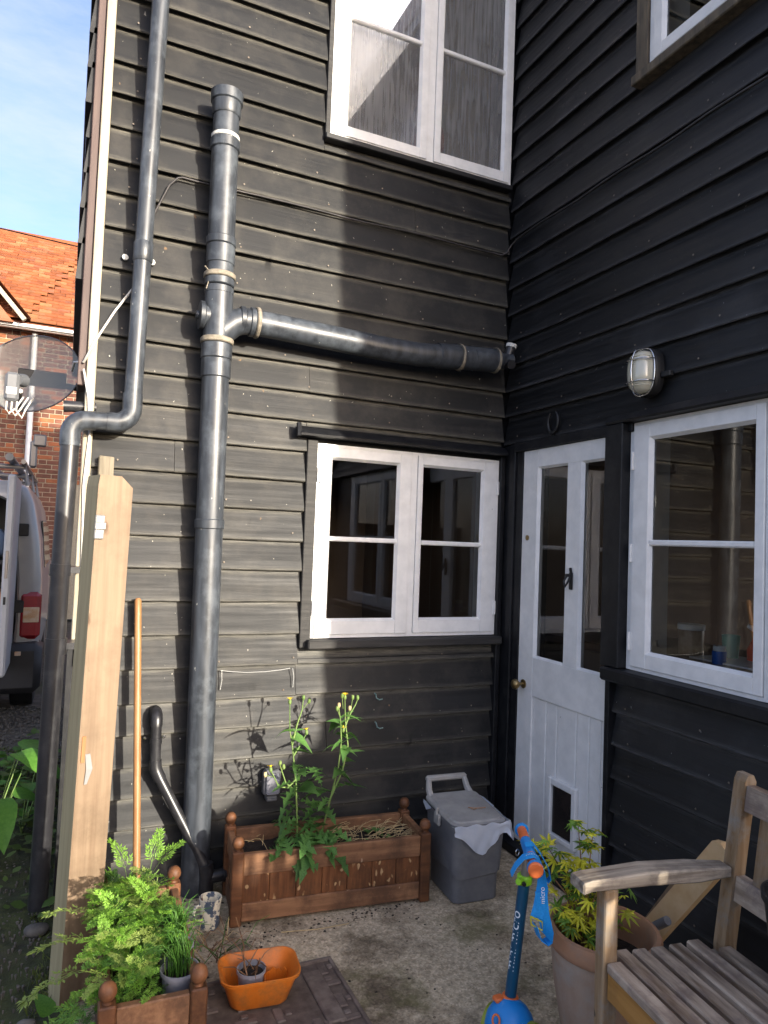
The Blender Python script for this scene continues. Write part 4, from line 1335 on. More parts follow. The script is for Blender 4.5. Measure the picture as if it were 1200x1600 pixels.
for a0, b0 in (((-1.10, -0.255, 0.74), (-1.075, -0.25, 0.765)), ((-0.895, -0.26, 0.71), (-0.885, -0.252, 0.772)), ((-0.93, -0.262, 0.73), (-0.935, -0.26, 0.78)), ((-0.94, -0.265, 0.69), (-0.956, -0.262, 0.73)), ((-0.91, -0.262, 0.69), (-0.90, -0.262, 0.728)), ((-1.225, -0.29, 0.49), (-1.256, -0.29, 0.50)), ((-1.19, -0.28, 0.50), (-1.18, -0.28, 0.52))):
    bm = BMN(); tube(bm, [a0, b0], 0.0013, 5); part('stem', bm, M_GSTEM, weed)
# leaves: big jagged ones low, lance shaped up the stems
for i in range(52):
    z = 0.22 + 0.30 * (i / 52) ** 1.3
    az = rnd.uniform(-math.pi, math.pi)
    if i < 14:
        az = rnd.uniform(R(-175), R(15))
    x = -1.115 + rnd.uniform(-0.015, 0.03) + (0.10 if i % 4 == 0 else 0)
    place('leaf', me_jag[rnd.randrange(3)], weed, (x, -0.31 + 0.03 * (i / 52), z), az, rnd.uniform(-0.1, 0.75), rnd.uniform(0.085, 0.15) * (1 - 0.35 * i / 52), rnd.uniform(-0.5, 0.5))
for i in range(22):
    place('leaf', me_jag[rnd.randrange(3)], weed, (-1.10 + rnd.uniform(-0.10, 0.12), -0.33, 0.225 + rnd.uniform(0, 0.06)), R(rnd.uniform(-120, -60)), rnd.uniform(0.05, 0.5), rnd.uniform(0.10, 0.165), rnd.uniform(-0.5, 0.5))
for k, cnt in (('c', 12), ('d', 9), ('a', 8)):
    pts = [Vector(p) for p in stems[k]]
    for i in range(cnt):
        t = rnd.uniform(0.05, 0.85) * (len(pts) - 1)
        j = int(t)
        p_ = pts[j].lerp(pts[min(j + 1, len(pts) - 1)], t - j)
        sz = (0.14 if p_.z < 0.45 else 0.085) * rnd.uniform(0.7, 1.1)
        place('leaf', rnd.choice(me_lan + (me_jag if p_.z < 0.42 else me_rnd)), weed, p_, rnd.uniform(-3.1, 3.1), rnd.uniform(-0.2, 0.7), sz, rnd.uniform(-0.4, 0.4))
for (x, z, az, sz) in ((-1.142, 0.655, R(190), 0.10), (-1.14, 0.655, R(-10), 0.05), (-0.945, 0.58, R(185), 0.09), (-0.93, 0.655, R(200), 0.08), (-0.905, 0.55, R(-20), 0.07)):
    place('leaf', me_lan[1], weed, (x, -0.265, z), az, 0.35, sz, 0.9)

# straw and seedlings in the long planter
bm = BMN()
for i in range(150):
    u = rnd.uniform(-0.02, 0.36) if i < 115 else rnd.uniform(-0.36, 0.36)
    p0 = Vector((u, rnd.uniform(-0.11, 0.11), 0.212 + rnd.uniform(0, 0.012)))
    a = rnd.gauss(0.2, 0.7) if i < 120 else rnd.uniform(0, 6.28)
    l = rnd.uniform(0.04, 0.13)
    e = rnd.uniform(-0.05, 0.25)
    d = Vector((math.cos(a) * math.cos(e), math.sin(a) * math.cos(e), math.sin(e))) * l
    q1 = p0 + d * 0.5 + Vector((0, 0, 0.008))
    q2 = p0 + d
    for q in (q1, q2):
        q.x = max(-0.365, min(0.365, q.x)); q.y = max(-0.115, min(0.115, q.y)); q.z = max(0.21, q.z)
    tube(bm, [p0, q1, q2], 0.0011, 4, cap=False)
straw = part('dry_straw', bm, M_STRAW, None, mtx=WM[pl1.name])
tag(straw, 'dry straw stalks scattered on the soil of the long planter', 'straw', kind='stuff')
for i in range(14):
    u = rnd.uniform(-0.2, 0.25)
    w = WM[pl1.name] @ Vector((u, rnd.uniform(-0.10, 0.05), 0.205))
    sd = thing('seedling', 'tiny green seedling among the straw on the soil of the long planter', 'seedling', w, 0, 'seedlings in the long planter')
    for k in range(4):
        place('leaf', me_rnd[0], sd, w + Vector((0, 0, 0.005)), rnd.uniform(0, 6.28), rnd.uniform(0.4, 1.1), rnd.uniform(0.03, 0.05))

# feathery leaved herb
def frond_mesh(name, seed, L=1.0):
    r = random.Random(seed)
    bm = BMN()
    def blade(p, d, l, w, nrm):
        s = d.cross(nrm).normalized()
        a = bm.verts.new(p)
        b = bm.verts.new(p + d * l * 0.55 + s * w)
        c = bm.verts.new(p + d * l + nrm * l * r.uniform(-0.25, 0.15))
        e = bm.verts.new(p + d * l * 0.55 - s * w)
        bm.faces.new((a, e, c, b))
    n = 7
    prev = None
    for i in range(n + 1):
        t = i / n
        P = Vector((L * t, 0, 0.18 * L * t - 0.42 * L * t * t))
        T = Vector((1, 0, 0.18 - 0.84 * t)).normalized()
        N_ = Vector((0.84 * t - 0.18, 0, 1)).normalized()
        if prev is not None:
            ribbon(bm, [prev, P], 0.010 * L, (0, 1, 0))
        prev = P
        if t < 0.22:
            continue
        for s in (-1, 1):
            ang_ = R(r.uniform(42, 60)) * (1 - 0.3 * t)
            D = (T * math.cos(ang_) + Vector((0, s, 0)) * math.sin(ang_) + N_ * r.uniform(-0.1, 0.3)).normalized()
            pl = 0.34 * L * (1.12 - t) ** 0.8 * r.uniform(0.8, 1.1)
            ribbon(bm, [P, P + D * pl], 0.007 * L, D.cross(N_))
            for j in range(3):
                tt = 0.34 + 0.26 * j
                Q = P + D * pl * tt
                for s2 in (-1, 1):
                    a2 = R(r.uniform(35, 55))
                    S = D.cross(N_).normalized()
                    E = (D * math.cos(a2) + S * s2 * math.sin(a2) + N_ * r.uniform(-0.2, 0.3)).normalized()
                    blade(Q, E, 0.15 * L * (1.15 - tt * 0.5) * r.uniform(0.8, 1.2), 0.021 * L, N_)
            blade(P + D * pl * 0.85, D, 0.16 * L, 0.022 * L, N_)
    blade(prev, T, 0.17 * L, 0.023 * L, N_)
    return mesh_of(bm, name, (M_DILL, M_DILL, M_DILLB, M_DILLC)[seed % 4], None, fix=False)
me_fr = [frond_mesh('frond', 20 + i) for i in range(8)]
herb = thing('feathery_herb', 'bushy bright green feathery leaved herb spilling over the left planter', 'herb', (-1.80, -0.84, 0.2))
for i in range(470):
    u = rnd.random()
    bx_ = -1.79 + rnd.uniform(-0.075, 0.10)
    by_ = -0.80 + rnd.uniform(-0.30, 0.24)
    out = Vector((bx_ + 1.77, by_ + 0.83, 0))
    h = rnd.uniform(0.0, 0.17) * (1 - 0.9 * min(1, abs(out.y) * 2.0))
    az = rnd.uniform(-math.pi, math.pi)
    if rnd.random() < 0.5:
        az = R(rnd.uniform(170, 300))
    if bx_ > -1.72 and h < 0.08:
        continue
    place('frond', rnd.choice(me_fr), herb, (bx_, by_, 0.215 + h), az, rnd.uniform(-0.05, 1.0), rnd.uniform(0.045, 0.085), rnd.uniform(-0.7, 0.7))
for (x, y, z, az, el, s_) in ((-1.71, -0.60, 0.33, R(60), 1.1, 0.12), (-1.70, -0.60, 0.33, R(10), 0.9, 0.11), (-1.78, -0.62, 0.33, R(120), 1.1, 0.12), (-1.80, -0.62, 0.31, R(170), 0.9, 0.12),
                              (-1.87, -0.95, 0.26, R(190), 0.1, 0.17), (-1.86, -0.88, 0.29, R(180), 0.3, 0.16), (-1.87, -1.02, 0.22, R(200), -0.1, 0.17), (-1.86, -0.8, 0.31, R(175), 0.5, 0.14), (-1.88, -1.06, 0.26, R(225), -0.1, 0.16)):
    place('frond', rnd.choice(me_fr), herb, (x, y, z), az, el, s_, 0.2)
for i in range(40):
    x, y = -1.79 + rnd.uniform(-0.06, 0.09), -0.80 + rnd.uniform(-0.22, 0.2)
    bm = BMN(); tube(bm, [(x, y, 0.2), (x + rnd.uniform(-0.02, 0.02), y + rnd.uniform(-0.02, 0.02), 0.30), (x + rnd.uniform(-0.05, 0.05), y + rnd.uniform(-0.05, 0.05), rnd.uniform(0.30, 0.35))], 0.0018, 5)
    part('stem', bm, M_GSTEM, herb)
sprig = thing('feathery_sprig', 'low tuft of feathery green leaves on the ground at the foot of the fence post', 'herb', (-1.93, -0.93, 0.0))
for i in range(16):
    place('frond', rnd.choice(me_fr), sprig, (-1.925 + rnd.uniform(-0.03, 0.03), -0.93 + rnd.uniform(-0.10, 0.08), 0.005 + rnd.uniform(0, 0.04)), rnd.uniform(0, 6.28), rnd.uniform(0.1, 1.0), rnd.uniform(0.07, 0.11))

# chives in clear grey pots inside the left planter
def pot_lathe(bm, r, h, z0, c, t=0.003, taper=0.78, n=24):
    lathe(bm, [(0, z0), (r * taper, z0), (r * 0.97, z0 + h * 0.86), (r * 1.06, z0 + h * 0.88), (r * 1.06, z0 + h), (r, z0 + h), (r * 0.94, z0 + h * 0.85), (r * (taper - 0.04), z0 + 0.01), (0, z0 + 0.01)], n, Matrix.Translation((c[0], c[1], 0)))
for i, (c, lab, nb, hh) in enumerate((((-1.672, -1.02), 'grey plastic pot of sparse chives near the front of the left planter', 55, 0.12), ((-1.668, -0.91), 'grey plastic pot of thick tall chives towards the back of the left planter', 130, 0.13))):
    t = thing('plant_pot', lab, 'plant pot', (c[0], c[1], 0.21))
    bm = BMN(); pot_lathe(bm, 0.048, 0.075, 0.185, c)
    part('pot', bm, M_GPOT, t, smooth=40)
    bm = BMN(); lathe(bm, [(0.043, 0.242), (0.02, 0.246), (0, 0.247)], 18, Matrix.Translation((c[0], c[1], 0)))
    part('soil', bm, M_SOIL, t)
    bm = BMN()
    for k in range(nb):
        a = rnd.uniform(0, 6.28); rr = rnd.uniform(0, 0.036)
        p0 = Vector((c[0] + rr * math.cos(a), c[1] + rr * math.sin(a), 0.242))
        d = Vector((rnd.gauss(-0.006, 0.018), rnd.gauss(0, 0.018), 0))
        H = hh * rnd.uniform(0.6, 1.1)
        tube(bm, [p0, p0 + d * 0.3 + Vector((0, 0, H * 0.5)), p0 + d + Vector((0, 0, H * 0.9)), p0 + d * 2 + Vector((0, 0, H * rnd.uniform(0.8, 1.05)))], [0.0016, 0.0016, 0.0012, 0.0004], 5, cap=False)
    part('chive_blades', bm, M_CHIVE, t, smooth=80)

# maple in terracotta pot
pc = (-0.55, -1.40)
pot = thing('terracotta_pot', 'big weathered terracotta pot standing between the bench and the door', 'plant pot', (pc[0], pc[1], 0))
bm = BMN()
rr = 0.158
prof = [(0, 0.0), (0.098, 0.0), (0.118, 0.08), (0.138, 0.19), (0.146, 0.265), (0.1475, 0.285), (0.144, 0.290), (0.144, 0.296)]
lathe(bm, prof, 40, Matrix.Translation((pc[0], pc[1], 0)))
part('body', bm, M_TERRA, pot, smooth=50)
bm = BMN()
lathe(bm, [(0.144, 0.294), (0.153, 0.298), (0.158, 0.312), (0.158, 0.338), (0.153, 0.348), (0.142, 0.350), (0.136, 0.344), (0.133, 0.30), (0.125, 0.20)], 40, Matrix.Translation((pc[0], pc[1], 0)))
part('rim', bm, M_TERRAIN, pot, smooth=50)
bm = BMN(); lathe(bm, [(0.131, 0.262), (0.09, 0.268), (0.04, 0.272), (0, 0.27)], 30, Matrix.Translation((pc[0], pc[1], 0)))
part('soil', bm, M_SOIL, pot, smooth=60)
def maple_leaf(m):
    bm = BMN()
    lobes = [(-115, .42), (-75, .7), (-36, .92), (0, 1.0), (36, .92), (75, .7), (115, .42)]
    c = bm.verts.new((0, 0, 0))
    ring = []
    for i, (a, l) in enumerate(lobes):
        if i:
            am = (a + lobes[i - 1][0]) / 2
            ring.append(bm.verts.new((0.28 * math.cos(R(am)), 0.28 * math.sin(R(am)), 0.03)))
        for da, f_ in ((-9, 0.62), (0, 1.0), (9, 0.62)):
            ring.append(bm.verts.new((l * f_ * math.cos(R(a + da)), l * f_ * math.sin(R(a + da)), -0.16 * l * f_ + (0.03 if da else -0.05))))
    for i in range(len(ring) - 1):
        bm.faces.new((c, ring[i], ring[i + 1]))
    return mesh_of(bm, 'leaf', m, None, fix=False)
me_mp = [maple_leaf(M_MAPLE), maple_leaf(M_MAPLE), maple_leaf(M_MAPLEG)]
mp_t = thing('maple_sapling', 'small yellow green maple growing in the terracotta pot', 'maple', (pc[0] - 0.02, pc[1] + 0.03, 0.27))
base = Vector((pc[0] - 0.03, pc[1] + 0.05, 0.26))
tips = [(-0.10, 0.06, 0.30), (0.02, 0.06, 0.335), (0.05, 0.03, 0.31), (-0.06, 0.02, 0.25), (0.03, -0.03, 0.20), (0.10, -0.03, 0.14), (-0.09, 0.0, 0.14), (-0.03, 0.0, 0.20), (0.08, -0.06, 0.10), (-0.12, 0.09, 0.26), (-0.06, -0.02, 0.10), (0.02, -0.05, 0.10)]
for tp in tips:
    e = base + Vector(tp)
    m1 = base + Vector((tp[0] * 0.35, tp[1] * 0.35, tp[2] * 0.6))
    bm = BMN(); tube(bm, [base, m1, e], [0.004, 0.0025, 0.0012], 6)
    part('branch', bm, M_TWIG, mp_t, smooth=80)
    for k in range(17):
        f_ = rnd.uniform(0.55, 1.08)
        q = (m1.lerp(e, (f_ - 0.5) / 0.5) if f_ < 1 else e) + Vector((rnd.gauss(0, 0.02), rnd.gauss(0, 0.02), rnd.gauss(0, 0.016)))
        place('leaf', me_mp[2] if rnd.random() < 0.36 else me_mp[0], mp_t, q, rnd.uniform(0, 6.28), rnd.uniform(-0.7, 0.5), rnd.uniform(0.028, 0.05), rnd.uniform(-0.6, 0.6))

# ---------------------------------------------------------------- food waste caddy
bc = Vector((-0.432, -0.432, 0.0))
ba = R(-4)
binn = thing('food_waste_bin', 'grey plastic food waste bin with a pale lid and white liner', 'bin', bc, ba)
def rrect(hx, hy, r, z, n=5, cx=0, cy=0):
    out = []
    for (sx, sy, a0) in ((1, 1, 0), (-1, 1, 90), (-1, -1, 180), (1, -1, 270)):
        for i in range(n + 1):
            a = R(a0 + 90 * i / n)
            out.append((cx + sx * (hx - r) + r * math.cos(a), cy + sy * (hy - r) + r * math.sin(a), z))
    return out
def loft(bm, sections, cap0=True, cap1=True):
    rings = [[bm.verts.new(p) for p in s] for s in sections]
    n = len(rings[0])
    for a, b in zip(rings, rings[1:]):
        for k in range(n):
            bm.faces.new((a[k], a[(k + 1) % n], b[(k + 1) % n], b[k]))
    if cap0: bm.faces.new(rings[0][::-1])
    if cap1: bm.faces.new(rings[-1])
bm = BMN()
secs = []
for z, hx, hy, r in ((0.0, 0.094, 0.118, 0.025), (0.006, 0.100, 0.124, 0.03), (0.100, 0.1015, 0.127, 0.032), (0.1075, 0.1035, 0.129, 0.032), (0.110, 0.1085, 0.135, 0.033), (0.30, 0.117, 0.150, 0.036), (0.302, 0.122, 0.155, 0.038), (0.318, 0.123, 0.156, 0.038)):
    s_ = rrect(hx, hy, r, z)
    if 0.09 < z < 0.115:
        s_ = [(x, y, zz + 0.020 * math.cos((x * 0.7 - y) * 26)) for x, y, zz in s_]
    secs.append(s_)
loft(bm, secs)
part('body', bm, M_BIN, binn, smooth=28, world=False)
bm = BMN()
secs = []
for z, k in ((0.3195, 1.02), (0.327, 1.02), (0.331, 0.99), (0.332, 0.90), (0.337, 0.86), (0.338, 0.80)):
    secs.append([(x, y, zz + 0.012 * (y / 0.15)) for x, y, zz in rrect(0.120 * k, 0.152 * k, 0.036 * k, z)])
loft(bm, secs)
lid = part('lid', bm, M_LID, binn, smooth=28, world=False)
bm = BMN()
for sx in (-1, 1):
    tube(bm, [(sx * 0.095, 0.13, 0.33), (sx * 0.092, 0.165, 0.355), (sx * 0.085, 0.185, 0.395)], [0.016, 0.014, 0.012], 8)
box(bm, -0.098, 0.098, 0.174, 0.200, 0.382, 0.408, bev=0.008)
part('handle', bm, M_LID, binn, smooth=40, world=False)
bm = BMN(); box(bm, -0.134, -0.122, -0.03, 0.02, 0.275, 0.322, bev=0.004)
box(bm, -0.136, -0.126, -0.012, 0.004, 0.30, 0.345, bev=0.004)
part('lid_clip', bm, M_LID, binn, world=False)
bm = BMN()
nn = 26
rows = []
for j in range(7):
    row = []
    for i in range(nn + 1):
        t = i / nn
        per = rrect(0.1265, 0.1595, 0.04, 0)
        x = -0.126 + 0.252 * min(1, t / 0.72)
        if t <= 0.72:
            px, py, nx_, ny_ = x, -0.1595, 0, -1
        else:
            px, py, nx_, ny_ = 0.1275, -0.1595 + (t - 0.72) / 0.28 * 0.22, 1, 0
        dep = 0.030 + 0.085 * math.exp(-((t - 0.34) / 0.20) ** 2) + 0.055 * math.exp(-((t - 0.74) / 0.05) ** 2)
        f_ = j / 6
        off = 0.003 + 0.010 * math.sin(t * 40 + j) * f_ * 0.5 + 0.02 * f_ * (1 if t > 0.66 else 0.25) + 0.006 * noise.noise(Vector((t * 9, f_ * 3, 0)))
        row.append(bm.verts.new((px + nx_ * off, py + ny_ * off, 0.3215 - dep * f_ + 0.004 * math.sin(t * 30) * (1 - f_))))
    rows.append(row)
for a, b in zip(rows, rows[1:]):
    for i in range(nn):
        bm.faces.new((a[i], a[i + 1], b[i + 1], b[i]))
part('liner_bag', bm, M_BAG, binn, smooth=70, world=False)
bm = BMN()
ribbon(bm, [(-0.128, 0.14, 0.321), (-0.130, 0.10, 0.312), (-0.129, 0.06, 0.318)], [0.012, 0.03, 0.006], (0.1, 0, 1))
part('liner_edge', bm, M_BAG, binn, smooth=70, world=False)
bm = BMN()
ribbon(bm, [(0.127, 0.15, 0.322), (0.131, 0.08, 0.318), (0.130, -0.01, 0.314)], [0.012, 0.03, 0.03], (0.1, 0, 1))
part('liner_edge', bm, M_BAG, binn, smooth=70, world=False)
bm = BMN()
tube(bm, [(0.0, -0.03, 0.3405), (0.02, -0.045, 0.341), (0.045, -0.05, 0.341), (0.07, -0.05, 0.341)], 0.002, 5)
tube(bm, [(0.03, -0.05, 0.341), (0.01, -0.06, 0.341), (0.005, -0.035, 0.341)], 0.0015, 5)
tag(part('dead_twig', bm, M_TWIG, None, mtx=WM[binn.name], smooth=60), 'small dead twig lying on the lid of the bin', 'twig')

# ---------------------------------------------------------------- manhole cover
mh = thing('manhole_cover', 'rusty rectangular iron manhole cover in the concrete', 'manhole cover', (-1.36, -1.0, 0.0))
X0, X1, Y0, Y1 = -1.60, -1.117, -1.32, -0.708
bm = BMN(); box(bm, X0, X1, Y0, Y1, -0.01, 0.002)
part('plate', bm, mat('dirt_filled_iron', (0.085, 0.062, 0.05), (0.16, 0.12, 0.095), rough=0.85, scale=(22, 22, 22), bump=0.5), mh)
bm = BMN()
for a in ((X0, X1, Y1 - 0.012, Y1), (X0, X1, Y0, Y0 + 0.012), (X0, X0 + 0.012, Y0 + 0.012, Y1 - 0.012), (X1 - 0.012, X1, Y0 + 0.012, Y1 - 0.012)):
    box(bm, *a, 0.0, 0.0115, bev=0.0015)
part('rim', bm, M_IRON, mh)
for i in range(5):
    for j in range(7):
        cx, cy = X0 + 0.045 + i * 0.098, Y0 + 0.05 + j * 0.086
        bm = BMN()
        if -1.28 < cx < -1.18 and -0.98 < cy < -0.75:
            continue
        if (i + j) % 2:
            box(bm, cx - 0.034, cx + 0.034, cy - 0.012, cy + 0.012, 0.001, 0.0075, bev=0.0035)
            box(bm, cx - 0.012, cx + 0.012, cy + 0.016, cy + 0.036, 0.001, 0.0072, bev=0.0035)
        else:
            box(bm, cx - 0.014, cx + 0.014, cy - 0.036, cy + 0.030, 0.001, 0.0075, bev=0.0035)
            box(bm, cx + 0.018, cx + 0.04, cy - 0.012, cy + 0.012, 0.001, 0.0072, bev=0.0035)
        part('tread', bm, M_IRON, mh)
for i, (a, b) in enumerate(((-1.245, -1.238), (-1.172, -1.165))):
    bm = BMN(); box(bm, a, b, -1.02, -0.765, 0.0005, 0.0018)
    part('bar', bm, M_IRON, mh)
bm = BMN(); box(bm, -1.234, -1.176, -1.02, -0.765, 0.001, 0.0105, bev=0.003)
part('badge_plate', bm, M_IRON, mh)

# ---------------------------------------------------------------- orange tub, pots, mug
tub = thing('orange_tub', 'orange plastic trough tub on the manhole cover', 'tub', (-1.40, -0.835, 0.009), R(-6))
bm = BMN()
loft(bm, [rrect(0.080, 0.048, 0.03, 0.0), rrect(0.088, 0.056, 0.035, 0.008), rrect(0.112, 0.078, 0.045, 0.080), rrect(0.113, 0.079, 0.045, 0.086), rrect(0.121, 0.087, 0.048, 0.088), rrect(0.122, 0.088, 0.048, 0.097),
          rrect(0.118, 0.084, 0.046, 0.098), rrect(0.110, 0.076, 0.043, 0.088), rrect(0.084, 0.052, 0.033, 0.012)])
part('tub_body', bm, M_TUB, tub, smooth=40, world=False)
tp = Vector((-1.425, -0.838, 0.021))
np_ = thing('nursery_pot', 'small grey nursery pot with dead twigs standing in the orange tub', 'plant pot', tp)
bm = BMN(); pot_lathe(bm, 0.042, 0.085, tp.z, tp)
part('pot', bm, M_GPOT, np_, smooth=40)
bm = BMN(); lathe(bm, [(0.038, tp.z + 0.070), (0.018, tp.z + 0.075), (0, tp.z + 0.073)], 18, Matrix.Translation((tp.x, tp.y, 0)))
part('soil', bm, M_SOIL, np_)
for i in range(11):
    a = rnd.uniform(0, 6.28)
    l = rnd.uniform(0.05, 0.15)
    p0 = tp + Vector((rnd.uniform(-0.02, 0.02), rnd.uniform(-0.02, 0.02), 0.07))
    if i == 0:
        pts = [p0, p0 + Vector((-0.004, 0.0, 0.08)), p0 + Vector((-0.02, 0.01, 0.135)), p0 + Vector((-0.03, 0.01, 0.165))]
    else:
        d = Vector((math.cos(a) * 0.6, math.sin(a) * 0.6, rnd.uniform(0.3, 1.0)))
        pts = [p0, p0 + d * l * 0.5 + Vector((0, 0, 0.01)), p0 + d * l + Vector((rnd.uniform(-0.02, 0.02), 0, -0.01))]
    bm = BMN(); tube(bm, pts, [0.0022 - 0.0012 * k / (len(pts) - 1) for k in range(len(pts))], 5)
    part('twig', bm, M_TWIG, np_, smooth=70)
bm = BMN()
pr = []
cx, cy = -1.345, -0.842
n = 18
rings = []
for z, r in ((0.022, 0.036), (0.045, 0.038), (0.07, 0.040)):
    rings.append([bm.verts.new((cx + r * math.cos(R(20 + 15 * k)), cy + r * 0.9 * math.sin(R(20 + 15 * k)), z + (0.018 * noise.noise(Vector((k * 0.7, 0, 0))) - (0.02 if k > 11 else 0) if z > 0.06 else 0))) for k in range(n)])
for a, b in zip(rings, rings[1:]):
    for k in range(n - 1):
        bm.faces.new((a[k], a[k + 1], b[k + 1], b[k]))
bmesh.ops.recalc_face_normals(bm, faces=bm.faces[:])
bmesh.ops.solidify(bm, geom=bm.faces[:], thickness=0.004)
tag(part('broken_pot', bm, M_TUB, None), 'broken orange pot shard lying in the orange tub', 'pot shard')
mug = thing('mug', 'chipped cream and blue patterned mug beside the long planter', 'mug', (-1.463, -0.372, 0.0))
bm = BMN()
lathe(bm, [(0, 0.0), (0.030, 0.0), (0.037, 0.012), (0.036, 0.045), (0.037, 0.075), (0.041, 0.108), (0.0385, 0.109), (0.035, 0.08), (0.034, 0.072), (0, 0.070)], 28, Matrix.Translation((-1.463, -0.372, 0)))
part('cup', bm, M_MUG, mug, smooth=45)
bm = BMN(); tube(bm, [(-1.497, -0.378, 0.088), (-1.517, -0.381, 0.085), (-1.523, -0.382, 0.062), (-1.515, -0.381, 0.040), (-1.497, -0.378, 0.034)], 0.0055, 8)
part('handle', bm, M_MUG, mug, smooth=70)
dt = thing('dead_plant', 'tangle of dead stems and thin grass by the mug', 'dead plant', (-1.45, -0.56, 0.0))
for i in range(36):
    p0 = Vector((-1.50 + rnd.uniform(-0.05, 0.10), -0.55 + rnd.uniform(-0.09, 0.10), 0.0))
    a = rnd.uniform(0, 6.28); l = rnd.uniform(0.06, 0.16)
    d = Vector((math.cos(a), math.sin(a), rnd.uniform(0.2, 1.0))) * l
    bm = BMN(); tube(bm, [p0, p0 + d * 0.6 + Vector((0, 0, 0.03)), p0 + d + Vector((0, 0, -0.01 if d.z > 0.03 else 0.01))], [0.0018, 0.0014, 0.0006], 4)
    part('stalk', bm, rnd.choice((M_TWIG, M_STRAW, M_CHIVE)), dt)
bm = BMN()
for i in range(320):
    t = rnd.random()
    if i % 3 == 0:
        x, y = -1.56 + rnd.random() * 0.3, rnd.uniform(-0.62, -0.05)
    elif i % 3 == 1:
        x, y = rnd.uniform(-1.36, -0.66), -0.44 - 0.07 * t - abs(rnd.gauss(0, 0.02))
    else:
        x, y = rnd.uniform(-1.6, -0.3), rnd.uniform(-1.6, -0.5)
    s_ = rnd.uniform(0.002, 0.0075)
    pebble(bm, x, y, s_ * 0.9, rnd)
tag(part('debris', bm, mat('dark_leaf_litter', (0.02, 0.014, 0.01), (0.16, 0.12, 0.08), rough=0.9, scale=(9, 9, 9), ramp=(0.45, 0.6)), None), 'scattered crumbs of soil and leaf litter on the concrete', 'debris', kind='stuff')
cable('straw_stalk', [(-1.23, -0.50, 0.004), (-1.10, -0.53, 0.006), (-0.98, -0.53, 0.004)], 0.0016, M_STRAW, 'single dry straw lying in front of the long planter', 'straw', 5)

# ---------------------------------------------------------------- scooter
sc = thing('kick_scooter', 'blue childs kick scooter with teal stem and orange grips', 'scooter', (-0.775, -1.285, 0.0))
sb = Vector((-0.775, -1.27, 0.12)); stp = Vector((-0.748, -1.30, 0.555))
sd_ = (stp - sb).normalized()
bm = BMN(); tube(bm, [sb - sd_ * 0.04, sb.lerp(stp, 0.79)], 0.0165, 20)
part('stem', bm, M_STEM, sc, smooth=50)
bm = BMN(); tube(bm, [sb.lerp(stp, 0.77), stp], 0.0125, 18)
part('upper_tube', bm, M_GREYM, sc, smooth=50)
cl = sb.lerp(stp, 0.80)
bm = BMN(); tube(bm, [cl - sd_ * 0.012, cl - sd_ * 0.008, cl + sd_ * 0.008, cl + sd_ * 0.012], [0.019, 0.022, 0.022, 0.019], 18)
tube(bm, [cl + Vector((-0.018, -0.010, 0.0)), cl + Vector((-0.034, -0.016, 0.004))], [0.012, 0.009], 10)
part('clamp', bm, M_LIME, sc, smooth=45)
bm = BMN(); tube(bm, [cl + Vector((-0.020, -0.022, 0)), cl + Vector((-0.022, -0.029, 0))], 0.006, 10)
part('clamp_bolt', bm, M_BLACKI, sc)
hb = Vector((-0.46, -0.885, 0.0)).normalized()
h0, h1 = stp - hb * 0.135, stp + hb * 0.135
bm = BMN(); tube(bm, [stp - hb * 0.05, stp + hb * 0.05], 0.0165, 16)
part('crossbar', bm, M_BLUE, sc, smooth=50)
for sgn in (-1, 1):
    bm = BMN(); tube(bm, [stp + hb * 0.045 * sgn, stp + hb * 0.13 * sgn], 0.0145, 18)
    part('grip', bm, M_ORANGE, sc, smooth=50)
bm = BMN(); tube(bm, [h0 + hb * 0.004, h0 - hb * 0.002, h0 - hb * 0.006], [0.021, 0.021, 0.017], 20)
part('grip_end', bm, M_BLUE, sc, smooth=35)
bm = BMN(); tube(bm, [h1 - hb * 0.004, h1 + hb * 0.002, h1 + hb * 0.005], [0.021, 0.021, 0.017], 20)
part('grip_end', bm, M_ORANGE, sc, smooth=35)
bm = BMN(); tube(bm, [h1 - hb * 0.016, h1 - hb * 0.0045], [0.022, 0.022], 20)
part('grip_ring', bm, M_BLUE, sc, smooth=35)
# front dome, collar, wheels, deck
dm = Matrix.Translation((-0.785, -1.285, 0.035)) @ Matrix.Rotation(R(-30), 4, 'Z')
bm = BMN()
pr_ = [(0.0, 0.100)] + [(0.078 * math.sin(R(a)), 0.012 + 0.088 * math.cos(R(a))) for a in (15, 30, 45, 60, 75, 90)] + [(0.076, 0.0), (0.0, 0.0)]
lathe(bm, pr_, 30, dm @ Matrix.Diagonal((0.95, 0.88, 0.98, 1.0)))
part('front_cover', bm, M_BLUE, sc, smooth=50)
bm = BMN()
cb_ = sb + sd_ * 0.0
tube(bm, [cb_ - sd_ * 0.02, cb_ - sd_ * 0.012, cb_ + sd_ * 0.010, cb_ + sd_ * 0.014], [0.036, 0.027, 0.024, 0.021], 20)
box(bm, cb_.x - 0.048, cb_.x - 0.018, cb_.y - 0.006, cb_.y + 0.022, cb_.z - 0.002, cb_.z + 0.012, bev=0.004)
part('stem_socket', bm, M_ORANGE, sc, smooth=40)
bm = BMN()
er = dm @ Vector((-0.042, -0.050, 0.066))
en = Vector((-0.45, -0.70, 0.55)).normalized()
eu = en.cross(Vector((0, 0, 1))).normalized(); ev = eu.cross(en)
tube(bm, [er + (eu * math.cos(R(a)) * 0.010 + ev * math.sin(R(a)) * 0.014) for a in range(0, 361, 30)], 0.003, 8, cap=False)
part('badge_ring', bm, M_ORANGE, sc, smooth=60)
M_WHEEL = mat('yellow_green_wheel', (0.22, 0.26, 0.02), rough=0.35)
